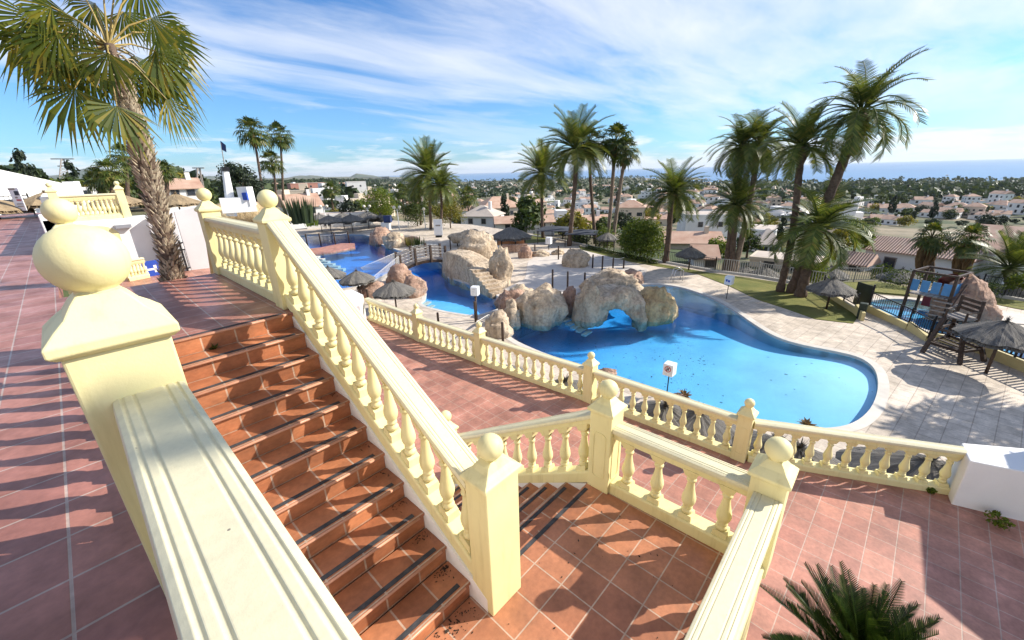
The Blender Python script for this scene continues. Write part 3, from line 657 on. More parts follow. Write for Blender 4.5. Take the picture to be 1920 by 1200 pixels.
# long rock wall beside the channel and the stone steps
def slabrock(label, pts, heights, thick, seed, mat='rock'):
    m = MB(); nu, nv = 26, 12; vs = []
    P = [W(x, y, zW) for x, y in pts]
    def ev(u):
        s = u*(len(P)-1); i = min(int(s), len(P)-2); f = s-i; return P[i].lerp(P[i+1], f), heights[i]*(1-f)+heights[i+1]*f
    for i in range(nu+1):
        c, h = ev(i/nu); c2, _ = ev(min(1, i/nu+.02)); c0, _ = ev(max(0, i/nu-.02)); d = (c2-c0).normalized(); nrm = Vector((-d.y, d.x, 0))
        if nrm.dot(c-EYE) < 0: nrm = -nrm
        e = min(1, 6*min(i/nu, 1-i/nu)+.25)
        for k in range(nv+1):
            t = k/nv
            if t < .5: q = nrm*(.25*t)+Vector((0, 0, h*min(1, t/.42)-.4*(1-t/.5)))
            else: q = nrm*(.2+(t-.5)*2*thick*e)+Vector((0, 0, h*(1-.1*(t-.5))))
            if t > .96: q.z = -.5
            p = c+q; dd = noise.fractal(p*.8+Vector((seed, 0, 0)), .9, 2, 5)*.28; p = p-nrm*dd+Vector((0, 0, dd*.7 if t > .3 else 0)); vs.append(p)
    w = nv+1; fs = [(i*w+k, (i+1)*w+k, (i+1)*w+k+1, i*w+k+1) for i in range(nu) for k in range(nv)]+[tuple(range(w)), tuple(nu*w+k for k in range(w))[::-1]]
    m.add(vs, fs, True); return tag(m.build('rock_wall', M[mat]), label, 'rock wall')
slabrock('long steep rock wall rising from the channel below the bridge end', [(828, 510), (838, 521), (862, 528), (885, 535), (905, 542), (922, 550)], [1.7, 2.15, 1.95, 1.55, .9, .5], 2.2, 3, 'rock')
ss = thing('stone_steps', 'pale rough stone steps climbing between the rock wall and the craggy boulder', 'steps')
pa, pb = W(935, 553, zP), W(893, 506, zP+1.15); d = pb-pa; dn = Vector((d.x, d.y, 0)).normalized(); sdv = Vector((dn.y, -dn.x, 0))
for i in range(7):
    f = i/7; c = pa+Vector((d.x, d.y, 0))*(f+.07); zt = zP+.2+1.25*f
    m = MB(); m.obox((c.x, c.y, (zt+zP-.2)/2), (hypot(d.x, d.y)/7+.12, 1.15, zt-zP+.2), atan2(dn.y, dn.x)+R.uniform(-.05, .05)); m.build('step', M['rock'], ss, .04)
# ------------------------------------------------------------------ thatched parasols
def canopy_mesh(r, h, seed, n=40, k=6):
    rr = random.Random(seed); m = MB(); vs = []; wob = [rr.uniform(-.06, .06) for _ in range(n)]
    for j in range(k+1):
        t = j/k
        for i in range(n):
            a = 2*pi*i/n; q = r*(t**.92)*(1+wob[i]*t)+.03; z = -h*(t**1.12)+.025*sin(a*9+seed)*t+rr.uniform(-.012, .012); vs.append((q*cos(a), q*sin(a), z))
    fs = [(j*n+i, (j+1)*n+i, (j+1)*n+(i+1) % n, j*n+(i+1) % n) for j in range(k) for i in range(n)]
    m.add(vs, fs, False)
    nb = len(vs); under = [(x*.97, y*.97, z-.06-.05*(x*x+y*y)/(r*r)) for x, y, z in vs]
    m.add(under, [f[::-1] for f in fs])
    for i in range(260):                 # ragged fringe
        a = rr.uniform(0, 2*pi); q = r*rr.uniform(.80, 1.02); z = -h*(q/r)**1.12; l = rr.uniform(.10, .24); w = rr.uniform(.012, .035); e = Vector((cos(a), sin(a), 0)); s = Vector((-sin(a), cos(a), 0))*w
        p = e*q+Vector((0, 0, z+.015)); p2 = e*(q+l*.75)+Vector((0, 0, z-l*.75)); m.add([p-s, p+s, p2], [(0, 1, 2)])
    return m
def tuft_mesh(seed):
    rr = random.Random(seed); m = MB()
    for i in range(50):
        a = rr.uniform(0, 2*pi); e = rr.uniform(.1, 1.3); l = rr.uniform(.12, .26); d = Vector((cos(a)*cos(e), sin(a)*cos(e), sin(e)))*l; s = Vector((-sin(a), cos(a), 0))*.02
        m.add([-s, s, d], [(0, 1, 2)])
    return m
CM = {}
def parasol(label, base, top, r, h, seed, mat='thatch', group='thatched parasols'):
    t = thing('thatched_parasol', label, 'parasol', base, R.uniform(0, 6), group); k = seed % 3
    if (k, mat) not in CM:
        cn = canopy_mesh(1, .5, k).build('thatch_canopy', M[mat], t); tf = tuft_mesh(k).build('thatch_tuft', M[mat], t); CM[(k, mat)] = (cn.data, tf.data)
    else:
        cn, tf = [bpy.data.objects.new(n_, d_) for n_, d_ in zip(('thatch_canopy', 'thatch_tuft'), CM[(k, mat)])]
        for o in (cn, tf): COL.objects.link(o); o.parent = t
    cn.location = (0, 0, top); cn.scale = (r, r, h/.5); tf.location = (0, 0, top-.04); tf.scale = (r/1.1,)*3
    pm = MB(); pm.tube([(0, 0, -.1), (.01, 0, top*.5), (0, 0, top-.05)], [.055, .05, .045], 8); pm.build('pole', M['wood'], t)
    return t
def ppx(label, bx, by, r, ay=None, seed=0, z=zP, top=None, h=.62, mat='thatch'):
    b = W(bx, by, z); tp = top or hz(bx, ay, b)-z; return parasol(label, b, tp, r, h, seed, mat)
ppx('weathered thatched parasol on the deck beside the wooden lifeguard chair', 1848, 700, 1.2, 604, 0, top=2.15)
ppx('thatched parasol on the lawn by the leaning date palm', 1549, 580, 1.1, 521, 1)
ppx('thatched parasol on the lawn edge in front of the tile roofed villas', 1291, 507, 1.1, 463, 2)
ppx('darker thatched parasol half hidden by the long stair rail', 622, 542, 1.15, 500, 0)
ppx('thatched parasol with a tufted top beside the bridge net', 675, 556, 1.15, 507, 1)
ppx('thatched parasol nearest the white masonry block and channel steps', 744, 584, 1.2, 527, 2)
for i, (x, y) in enumerate(((925, 692), (1060, 724), (1247, 772), (1310, 782), (1452, 838), (1497, 852), (1738, 876), (1780, 890))):
    p = W(x, y, -4.15); nm = ['below the second span of the pool side balustrade', 'just left of the pool side post behind the landing', 'left of two seen through balusters behind the landing', 'right of two seen through balusters behind the landing', 'directly behind the corner post on the landing', 'right of the corner post seen through balusters', 'left of two before the near white block', 'against the near white block'][i]
    parasol('grey thatched parasol '+nm, (p.x, p.y, zP), 2.22, 1.35, .75, i)
for i, (bx, by, ay, nm) in enumerate(((1430, 533, 501, 'behind the fence left of the curved palm trunk'), (1552, 528, 499, 'behind the fence beside the small clay roof'), (1682, 540, 503, 'below the white villa window'), (1818, 560, 519, 'behind the hedge under the skirted palm'), (1893, 576, 531, 'at the right edge by the iron fence'), (1395, 520, 500, 'low behind the fence next to the palm cluster'))):
    b = W(bx, by, zP-.9); parasol('grey thatched parasol '+nm, b, hz(bx, ay, b)-b.z, 1.25, .7, i)
ppx('pale grey thatched parasol in front of the round bright tree', 1138, 466, 1.1, 436, 1)
for i, (bx, by, ay) in enumerate(((604, 434, 401), (622, 440, 404), (646, 430, 399), (662, 436, 402), (692, 428, 397), (716, 424, 402))):
    ppx('dark thatched parasol in the row beyond the far blue pool, '+['leftmost', 'second from left', 'third from left', 'third from right', 'second from right', 'rightmost'][i], bx, by, 1.9, ay, i, h=.8)
for i, (bx, ax, ay, nm) in enumerate(((4, 6, 371, 'cut by the left edge of the view'), (105, 105, 360, 'in front of the long white building'), (232, 232, 361, 'just left of the big palm trunk above the arch'), (345, 345, 363, 'right of the big palm trunk'))):
    b = at_d(bx, 420, 34); zt = hz(ax, ay, b); parasol('tan thatched parasol '+nm, (b.x, b.y, zt-2.3), 2.3, 1.3, .6, i, 'thatchtan')
# ------------------------------------------------------------------ bridge
bt = thing('footbridge', 'arched wooden footbridge with rope rails over the channel', 'bridge')
B0, B1 = W(752, 505, zP+.15), W(836, 487, zP+.5); bd = (B1-B0); bn = Vector((-bd.y, bd.x, 0)).normalized()
if bn.dot(B0-EYE) < 0: bn = -bn
def bp_(t, s=0, h=0): return B0+bd*t+bn*s+Vector((0, 0, .35*sin(pi*min(1, max(0, t)))+h))
m = MB()
for i in range(40):
    t0 = i/40; m.bar(bp_(t0+.0125), bp_(t0+.0125, 1.5), (bd.length/40)*.86, .05)
m.build('deck_planks', M['greywood'], bt)
for s in (0, 1.5):
    m = MB()
    for i in range(16): m.bar(bp_(i/16, s, -.14), bp_((i+1)/16, s, -.14), .1, .24)
    m.build('side_beam', M['wood'], bt)
    for t in (0, .33, .67, 1.0):
        MB().bar(bp_(t, s, -.25), bp_(t, s, 1.25), .17).build('post', M['wood'], bt)
    m = MB()
    for h in (.35, .62, .9, 1.15):
        for i in range(12): m.tube([bp_(i/12, s, h-.05*sin(pi*(i % 4)/4)), bp_((i+1)/12, s, h-.05*sin(pi*((i+1) % 4)/4))], .016, 5)
    m.build('rope_rail', M['rope'], bt)
m = MB()
for k in range(6):
    h = .15+k*.17
    for i in range(10): m.bar(bp_(i/10, 1.42, h), bp_((i+1)/10, 1.42, h), .02, .11)
m.build('slat_panel', M['greywood'], bt)
def net(name, label, a, b, c, d, nu, nv, r=.009):
    a, b, c, d = map(Vector, (a, b, c, d)); m = MB()
    for i in range(nu+1):
        t = i/nu; m.tube([a.lerp(b, t), d.lerp(c, t)], r*(1.8 if i in (0, nu) else 1), 4)
    for j in range(nv+1):
        t = j/nv; m.tube([a.lerp(d, t), b.lerp(c, t)], r*(1.8 if j in (0, nv) else 1), 4)
    return tag(m.build(name, M['rope']), label, 'net')
net('rope_net', 'white rope net hanging from the bridge post to the left bank', bp_(0, 0, 1.2), bp_(0, 0, .1), W(700, 535, zP), W(690, 527, zP+.9), 10, 22)
net('rope_net', 'second white rope net stretched over the blue pool behind the first', bp_(0, 1.5, 1.2), bp_(0, 1.5, 0), W(683, 507, zP), W(676, 502, zP+.9), 10, 22)
net('rope_net', 'white rope net fixed to the dark post on the jagged ledge', W(893, 604, zP+1.5), W(893, 604, zP+.1), W(922, 592, zP+.2), W(915, 590, zP+.8), 8, 12)
# posts with ropes
def bollard(label, bx, by, ty, w=.13, z=zP):
    b = W(bx, by, z); h = hz(bx, ty, b)-z; m = MB(); m.tube([(0, 0, -.1), (0, 0, h-.04), (0, 0, h)], [w/2, w/2, w*.4], 9)
    return tag(m.build('wooden_post', M['wood'], loc=b), label, 'post', 'dark wooden posts around the pool')
def rope(label, pts, sag=.08):
    m = MB(); q = []
    for a, b in zip(pts[:-1], pts[1:]):
        for i in range(7):
            t = i/6; q.append(a.lerp(b, t)-Vector((0, 0, sag*4*t*(1-t))))
    m.tube(q, .018, 5); return tag(m.build('rope', M['rope']), label, 'rope')
fr = [(1036, 541, 505, 'left'), (1064, 546, 509, 'middle'), (1096, 537, 511, 'right')]
for x, y, ty, n_ in fr: bollard(n_+' dark wooden post of the three at the front edge of the plaza', x, y, ty)
rope('thin rope strung between the three posts at the front of the plaza', [W(x, y, zP)+Vector((0, 0, 1.1)) for x, y, _, _ in fr])
bk = [(1003, 477, 458, 'first'), (1047, 487, 461, 'second'), (1069, 480, 465, 'third'), (1111, 503, 477, 'fourth'), (1129, 507, 480, 'fifth'), (1149, 505, 483, 'sixth'), (1169, 504, 487, 'seventh')]
for x, y, ty, n_ in bk: bollard('weathered post, '+n_+' from the left in the rope line along the back of the plaza', x, y, ty)
rope('rope sagging between the posts at the back of the plaza', [W(x, y, zP)+Vector((0, 0, .95)) for x, y, _, _ in bk[3:]])
lb = [(822, 606, 586, 'short dark post on the near deck beside the channel'), (892, 604, 565, 'tall dark post under the white sign box by the channel'), (943, 641, 604, 'dark post on the near edge of the main pool by the jagged ledge')]
for x, y, ty, n_ in lb: bollard(n_, x, y, ty)
rope('low slack rope between the short post and the sign box post', [W(822, 606, zP)+Vector((0, 0, .35)), W(892, 604, zP)+Vector((0, 0, .5))], .12)
fp = [(577, 462, 438, 'first'), (602, 460, 437, 'second'), (629, 458, 436, 'third'), (655, 455, 433, 'fourth')]
for x, y, ty, n_ in fp: bollard(n_+' post from the left on the walkway across the far blue pool', x, y, ty, .16)
rope('white rope linking the four posts on the pool walkway', [W(x, y, zP)+Vector((0, 0, 1.2)) for x, y, _, _ in fp])
for k, (x, y, ty) in enumerate(((516, 566, 541), (530, 553, 527))): pass
for k, (x, y, ty, n_) in enumerate(((680, 580, 557, 'left'), (692, 583, 556, 'right'))): bollard('dark post, '+n_+' of the pair on the left bank beside the tufted parasol', x, y-12, ty-14)
fl = [(858, 462, 440), (868, 455, 434), (878, 450, 430), (845, 468, 444)]
for k, (x, y, ty) in enumerate(fl): bollard('grey post of the rope rail beyond the bridge, '+['second', 'third', 'fourth', 'first'][k]+' from the bridge', x, y, ty)
# stairs into the pools (white edges)
for label, q in (('white ladder steps under water at the foot of the pitted boulder', [(1048, 598), (1062, 593), (1112, 604), (1100, 612)]), ('white corner steps leading into the channel', [(786, 570), (802, 562), (838, 579), (826, 584)])):
    t = thing('pool_steps', label, 'pool steps'); a, b, c, d = [W(x, y, zW) for x, y in q]
    for i in range(5):
        f = i/5+.1; p, r_ = a.lerp(d, f), b.lerp(c, f); m = MB(); m.bar(p-Vector((0, 0, .1+.12*i)), r_-Vector((0, 0, .1+.12*i)), .28, .1); m.build('step', M['pale'], t)
zz_ = thing('pool_steps', 'zigzag white steps entering the far blue pool beside the stair rail', 'pool steps')
for i in range(6):
    a = W(585+9*i, 482+3.6*i, zW); MB().obox((a.x, a.y, zW-.05-.05*i), (.5, 1.6, .25), .6).build('step', M['pale'], zz_)
# pool ladder
t = thing('pool_ladder', 'chrome pool ladder rails on the far right coping', 'ladder', W(1272, 527, zP))
for o_ in (0, .5):
    e = Vector((-.4, .3, 0)); a = Vector((.3*o_*2, .5*o_*2*.6, 0)); MB().tube([a+Vector((.25, -.2, 0)), a+Vector((.25, -.2, .75)), a+Vector((.05, -.05, .95)), a+e*.6+Vector((0, 0, .8)), a+e+Vector((0, 0, -.4))], .025, 6).build('rail', M['steel'], t)
# sign boxes
def signbox(label, bx, by, px_, py_, size, pole, z=zP, face=None, side=None):
    b = W(bx, by, z); zc = hz(px_, py_, b); t = thing('sign_box', label, 'sign', b, atan2(b.y, b.x)-pi/2-.35, 'white sign boxes on poles')
    MB().box(-size/2, size/2, -size/2, size/2, zc-z-size*.62, zc-z+size*.62).build('box', M['signwhite'], t, .02)
    MB().tube([(0, 0, -.05), (0, 0, zc-z-size*.6)], pole, 8).build('pole', M['wood'] if pole > .05 else M['black'], t)
    if face: face(t, zc-z, size)
    return t
def noentry(t, zc, s):
    for sx, rz in ((0, 0), (s/2+.004, pi/2)):
        pass
    m = MB(); n = 20; y = -s/2-.004
    for k in range(n):
        a, b = 2*pi*k/n, 2*pi*(k+1)/n; r0, r1 = s*.24, s*.32
        m.add([(cos(a)*r0, y, zc+sin(a)*r0+.05), (cos(b)*r0, y, zc+sin(b)*r0+.05), (cos(b)*r1, y, zc+sin(b)*r1+.05), (cos(a)*r1, y, zc+sin(a)*r1+.05)], [(0, 3, 2, 1)])
    a = radians(40); u = Vector((cos(a), 0, sin(a)))*s*.26; w = Vector((-sin(a), 0, cos(a)))*s*.03; c = Vector((0, y, zc+.05)); m.add([c-u-w, c+u-w, c+u+w, c-u+w], [(0, 1, 2, 3)])
    m.build('prohibition_ring', M['signred'], t)
    m = MB(); m.box(-s*.12, -s*.05, y-.001, y+.001, zc-.02, zc+.12); m.box(.0, s*.1, y-.001, y+.001, zc-.0, zc+.10); m.build('pictogram', M['black'], t)
    m = MB(); x = s/2+.004; m.box(x-.001, x+.001, -s*.05, s*.05, zc-.02, zc+.1); m.build('pictogram', M['black'], t)
def bluemark(t, zc, s):
    y = -s/2-.004; m = MB(); m.box(-s*.28, -s*.05, y-.001, y+.001, zc-s*.15, zc+s*.2); m.box(s*.02, s*.3, y-.001, y+.001, zc-s*.2, zc+s*.1); m.build('blue_mark', M['signblue'], t)
def greymark(t, zc, s):
    y = -s/2-.004; m = MB(); 
    for i in range(3): m.box(-s*.25, s*.2-.05*i, y-.001, y+.001, zc+s*.25-.12*i, zc+s*.3-.12*i)
    m.build('printed_lines', M['greywood'], t)
signbox('white sign box on the dark post standing in the channel edge', 894, 600, 895, 545, .40, .06, face=greymark)
signbox('white sign box with a red prohibition ring at the near pool edge', 1250, 741, 1253, 691, .36, .022, face=noentry)
signbox('white sign box with blue marks on the lawn edge by the deck', 1362, 560, 1365, 525, .42, .022, face=bluemark)
signbox('small distant white sign box on the plaza in front of the hedge', 1029, 468, 1029, 451, .55, .04, face=greymark)
# hut
b = W(957, 470, zP); ht = thing('bar_hut', 'small orange walled hut under a grey thatched roof behind the plaza', 'hut', b+Vector((1.1, .9, 0)))
m = MB(); m.lathe([(1.45, -.1), (1.45, 1.15)], n=10, sm=False); m.build('wall', M['orange'], ht)
MB().lathe([(1.5, .0), (1.5, .42)], n=10, sm=False).build('plinth', M['white'], ht)
r_ = canopy_mesh(1.0, .5, 5, 48, 7).build('thatched_roof', M['thatch'], ht); r_.location = (0, 0, 2.25); r_.scale = (2.15, 2.15, 1.9)
for k in range(6): MB().tube([(1.5*cos(k*1.05), 1.5*sin(k*1.05), 0), (1.5*cos(k*1.05), 1.5*sin(k*1.05), 1.6)], .07, 7).build('post', M['wood'], ht)
tag(MB().obox(b-Vector((.3, .9, -.35)), (2.6, .5, .9), 2.4).build('counter_wall', M['rockb'], bevel=.05), 'low stone counter wall in front of the orange hut', 'counter')
# dark canopies behind the plaza
for x, y, ay, w, n_ in ((1042, 452, 424, 1.9, 'left'), (1090, 458, 430, 1.7, 'right')):
    b = W(x, y, zP); h = hz(x, ay, b)-zP; t = thing('canopy', 'dark cloth canopy on thin poles behind the plaza, the '+n_+' one', 'canopy', b, .5, 'dark cloth canopies behind the plaza')
    m = MB(); m.add([(-w, -w, h-.3), (w, -w, h-.3), (w, w, h-.3), (-w, w, h-.3), (0, 0, h)], [(0, 1, 4), (1, 2, 4), (2, 3, 4), (3, 0, 4)]); m.add([(-w, -w, h-.36), (w, -w, h-.36), (w, w, h-.36), (-w, w, h-.36)], [(3, 2, 1, 0)]); m.add([(x0*w, y0*w, z_) for z_ in (h-.36, h-.3) for x0, y0 in ((-1, -1), (1, -1), (1, 1), (-1, 1))], [(0, 1, 5, 4), (1, 2, 6, 5), (2, 3, 7, 6), (3, 0, 4, 7)]); m.build('cloth', M['canvas'], t)
    for x0, y0 in ((-1, -1), (1, -1), (1, 1), (-1, 1)): MB().tube([(x0*(w-.1), y0*(w-.1), 0), (x0*(w-.1), y0*(w-.1), h-.35)], .04, 6).build('pole', M['wood'], t)
# lamps
def lamp(label, bx, by, ty, heads, z=zP):
    b = W(bx, by, z); h = hz(bx, ty, b)-z; t = thing('street_lamp', label, 'lamp', b, atan2(b.y, b.x)-pi/2, 'white globe lamps around the pool')
    MB().tube([(0, 0, 0), (0, 0, .6), (0, 0, h-.25)], [.09, .06, .05], 8).build('pole', M['white'], t)
    for s in heads:
        m = MB(); m.sphere((s, 0, h-.05), .24, 12, 8); g_ = m.build('lamp_globe', M['globe'], t)
        if s: MB().tube([(0, 0, h-.45), (s*.6, 0, h-.45), (s, 0, h-.28)], .03, 6).build('arm', M['white'], t)
lamp('twin globe lamp at the left end behind the far pool', 614, 428, 386, (-.45, .45)); lamp('twin globe lamp beside the weeping tree', 693, 424, 386, (-.42, .42)); lamp('globe lamp in front of the dark round bush', 749, 431, 388, (-.4, .4))
lamp('slim white lamp with a small head right of the dark round bush', 766, 424, 386, (0,)); lamp('globe lamp left of the yellow green shrub', 798, 429, 391, (0,)); lamp('white globe lamp behind the play tower', 1766, 553, 519, (0,), zP)
# ------------------------------------------------------------------ fences, paddling pool kit, lifeguard chair
def fence(name, label, pts, h, mat, step=1.6, pick=.13, z=zP, cat='fence', group=None, pr=.010, curb=None):
    t = thing(name, label, cat, (0, 0, 0), 0, group); P = [Vector(p) for p in pts]; pm = MB(); rm = MB(); posts = []
    if curb:
        cm = MB()
        for a, b in zip(P[:-1], P[1:]): cm.sweep([(-.1, -.4), (.1, -.4), (.1, curb), (-.1, curb)], a, b)
        cm.build('kerb', M['pale'], t)
    for a, b in zip(P[:-1], P[1:]):
        Ln = (b-a).length; n = max(1, round(Ln/step))
        for i in range(n): posts.append(a.lerp(b, i/n))
        for zz2 in (.12, h-.06): rm.bar(a+Vector((0, 0, zz2)), b+Vector((0, 0, zz2)), .03, .045)
        k = int(Ln/pick)
        for i in range(1, k): 
            p = a.lerp(b, i/k); pm.bar(p+Vector((0, 0, .12)), p+Vector((0, 0, h-.06)), pr*2)
    posts.append(P[-1])
    rm.build('rail', M[mat], t); pm.build('picket_panel', M[mat], t)
    for p in posts: MB().bar(p-Vector((0, 0, .1)), p+Vector((0, 0, h+.06)), .07).build('post', M[mat], t)
    return t
M['pickgrey'] = plain('grey_painted_picket', (.33, .32, .30), .7, .15, 3, 50, 0)
fence('iron_fence', 'black iron fence along the far side of the lawn behind the palms', [W(x, y, zP) for x, y in ((985, 441), (1035, 447), (1100, 461), (1180, 480), (1250, 493), (1340, 509))], 1.05, 'black', 2.2, .16, curb=.14)
fence('picket_fence', 'grey picket fence between the lawn and the lower garden', [W(x, y, zP) for x, y in ((1340, 509), (1420, 519), (1500, 533), (1545, 541))], 1.1, 'pickgrey', 2.0, .15, pr=.018, curb=.14)
fence('iron_fence', 'dark picket fence running along the right edge behind the hedge', [W(x, y, zP) for x, y in ((1835, 551), (1880, 558), (1930, 566), (1990, 577))], 1.2, 'black', 1.8, .14, curb=.14)
fence('picket_fence', 'pale picket fence behind the paddling pool lawn', [W(x, y, zP) for x, y in ((1560, 527), (1600, 528), (1648, 527))], 1.0, 'pickgrey', 2.0, .15, pr=.018)
M['wallyellow'] = plain('ochre_low_wall_paint', (.62, .52, .25), .6, .08, 1.5, 60, .2, .004)
def lowwall(label, a, b, h0, h1, th=.16):
    m = MB(); a, b = Vector(a), Vector(b); d = (b-a).normalized(); n = Vector((-d.y, d.x, 0))*th/2
    m.add([a-n-Vector((0, 0, .2)), b-n-Vector((0, 0, .2)), b+n-Vector((0, 0, .2)), a+n-Vector((0, 0, .2)), a-n+Vector((0, 0, h0)), b-n+Vector((0, 0, h1)), b+n+Vector((0, 0, h1)), a+n+Vector((0, 0, h0))], [(3, 2, 1, 0), (4, 5, 6, 7), (0, 1, 5, 4), (1, 2, 6, 5), (2, 3, 7, 6), (3, 0, 4, 7)])
    return tag(m.build('low_wall', M['wallyellow'], bevel=.01), label, 'low wall', 'yellow low walls around the paddling pool')
KW = [W(x, y, zP) for x, y in ((1540, 549), (1602, 588), (1616, 602), (1626, 584), (1700, 618), (1702, 618), (1738, 640), (1740, 640), (1810, 652), (1920, 694), (2000, 730))]
lowwall('low yellow wall beside the lawn and sloping fence', KW[0], KW[1], .35, .32)
lowwall('short yellow wall end at the green gate of the paddling pool', KW[1], KW[2], .55, .45)
lowwall('low yellow wall right of the green gate', KW[3], KW[4], .38, .30)
lowwall('stepped yellow wall in the middle of the paddling pool side', KW[5], KW[6], .42, .26)
lowwall('yellow wall behind the legs of the lifeguard chair', KW[7], KW[8], .45, .32)
lowwall('yellow wall at the right edge below the picket fence', KW[8], KW[10], .42, .40)
UP_ = Vector((0, 0, .35))
fence('iron_fence', 'dark fence on the yellow wall beside the lawn', [KW[0]+UP_, KW[1]+UP_], .75, 'black', 1.6, .14)
fence('iron_fence', 'dark fence with a slanting rail on the wall by the green gate', [KW[3]+UP_, KW[4]+UP_*.8, KW[6]+UP_*.7], .8, 'black', 1.9, .14)
fence('picket_fence', 'dark blue picket fence between the lifeguard chair and the paddling pool', [KW[7]+UP_, KW[8]+UP_, KW[10]+UP_], .85, 'black', 1.7, .16, pr=.03)
M['gategreen'] = plain('dark_green_gate', (.018, .028, .018), .6, .3, 3, 50, .2, .003)
g0, g1 = W(1613, 596, zP), W(1627, 583, zP)
gt = thing('gate', 'dark green panel gate standing open at the paddling pool entrance', 'gate', g1)
d = Vector((.75, .75, 0)); m = MB(); m.bar(Vector((0, 0, .75)), d+Vector((0, 0, .75)), .05, 1.3); m.build('gate_panel', M['gategreen'], gt, .01)
MB().bar((0, 0, 0), (0, 0, 1.5), .09).build('gate_post', M['black'], gt)
tag(MB().bar(g0+Vector((-.1, 0, -.1)), g0+Vector((-.1, 0, .85)), .34, .34).build('litter_bin', M['gategreen'], bevel=.03), 'dark green square bin at the end of the yellow wall', 'bin')
# lifeguard chair
cb_ = W(1800, 688, zP); LC = thing('lifeguard_chair', 'tall dark wooden lifeguard chair with slanted legs on the pool deck', 'chair', (0, 0, 0))
legs = [W(1729, 661, zP), W(1799, 684, zP), W(1845, 678, zP), W(1772, 645, zP)]
cen = sum(legs, Vector())/4; SH = 1.55
tops = [cen+(l-cen)*.52+Vector((.35, .1, SH)) for l in legs]
# order: front-left, front-right, back-right, back-left
for l, tp in zip(legs, tops): MB().bar(l, tp, .13).build('leg', M['wood'], LC)
for i, (a, b) in enumerate(((0, 1), (1, 2), (2, 3), (3, 0))):
    for f in (.30, .68): MB().bar(legs[a].lerp(tops[a], f), legs[b].lerp(tops[b], f), .07, .1).build('crossbar', M['wood'], LC)
m = MB()
for k in range(6):
    f = (k+.5)/6; m.bar(tops[0].lerp(tops[3], f)+Vector((0, 0, .06)), tops[1].lerp(tops[2], f)+Vector((0, 0, .06)), .15, .04)
m.build('seat', M['greywood'], LC)
m = MB()
for k in range(4): m.bar(legs[0].lerp(tops[0], .28).lerp(legs[3].lerp(tops[3], .28), k/4), legs[1].lerp(tops[1], .28).lerp(legs[2].lerp(tops[2], .28), k/4), .14, .04)
m.build('platform', M['wood'], LC)
bk_ = (tops[2]-tops[1]).normalized()
for tp in (tops[2], tops[3]): MB().bar(tp-Vector((0, 0, .1)), tp+Vector((.12, 0, .8)), .1).build('back_post', M['wood'], LC)
m = MB()
for h in (.3, .5, .7): m.bar(tops[2]+Vector((.07, 0, h)), tops[3]+Vector((.07, 0, h)), .03, .13)
m.build('backrest', M['wood'], LC)
for a, b in ((0, 3), (1, 2)): MB().bar(tops[a]+Vector((0, 0, .35)), tops[b]+Vector((.05, 0, .35)), .08, .05).build('armrest', M['wood'], LC)
for a in (0, 1): MB().bar(tops[a], tops[a]+Vector((0, 0, .35)), .07).build('arm_post', M['wood'], LC)
# play tower
b = W(1742, 585, zP); PT = thing('play_tower', 'wooden children play tower with blue panels and a red tube over the paddling pool', 'play tower', b, radians(-20), None)
H_ = hz(1735, 506, b)-zP; w = .85
for sx, sy in ((-1, -1), (1, -1), (1, 1), (-1, 1)): MB().bar((sx*w, sy*w, -.5), (sx*w, sy*w, H_), .12).build('post', M['wood'], PT)
m = MB(); dz = H_*.46
for k in range(7): m.bar((-w, -w+.24*k+.1, dz), (w, -w+.24*k+.1, dz), .2, .06)
m.build('platform', M['greywood'], PT)
for (a, b_) in (((-w, -w), (w, -w)), ((-w, -w), (-w, w)), ((w, -w), (w, w)), ((-w, w), (w, w))): MB().bar((*a, H_), (*b_, H_), .1).build('top_beam', M['wood'], PT)
m = MB()
for k in range(4): m.obox((-w+.22+.43*k, -w-.02, dz+.48), (.33, .04, .6))
m.build('blue_panel', M['playblue'], PT)
m = MB()
for k in range(4): m.obox((-w-.02, -w+.22+.43*k, dz+.48), (.04, .33, .6))
m.build('blue_panel', M['playblue'], PT)
MB().obox((w+.5, -w-.1, dz+.35), (.75, .05, .95), .5).build('blue_panel', M['playblue'], PT)
MB().tube([(.5, -.3, dz+.55), (1.5, -.35, dz+.2), (2.4, -.8, -.1)], .55, 14, cap=False).build('red_tube', M['playred'], PT)
MB().obox((w+.1, 0, dz*.5), (.08, 1.4, dz*.9)).build('red_panel', M['playred'], PT)
m = MB()
for k in range(5): m.bar((-w-.9+.16*k, -w-.4, .1+dz*.2*k), (-w-.9+.16*k, -w+.5, .1+dz*.2*k), .12, .05)
m.build('stair_treads', M['greywood'], PT)
MB().bar((-w-1.0, -w-.4, 0), (-w, -w-.4, dz), .06, .14).build('stair_stringer', M['wood'], PT); MB().bar((-w-1.0, -w-.4, .9), (-w, -w-.4, dz+.9), .06).build('handrail', M['wood'], PT)
rpx('reddish artificial rock mound with a water slide behind the play tower', 1790, 598, 86, 76, 'rockb', zP, .9, 41, name='rock_slide')
rpx('pale end of the artificial rock mound right of the play tower', 1838, 604, 44, 36, 'rockb', zP, .9, 42, name='rock_slide')
slab('pale_slide_apron', [(1850, 578), (1925, 590), (1960, 610), (1900, 606), (1850, 592)], zP+.05, M['pale'])
# small plants by the near pool edge
for x, y, n_ in ((1283, 744, 'beside the prohibition sign post'), (1512, 800, 'at the near pool edge right of the bend post')):
    weed('tuft_of_grass', 'dry brown grass tuft '+n_, W(x, y, zP+.02), 60, .38, M['dead'], 1.0)
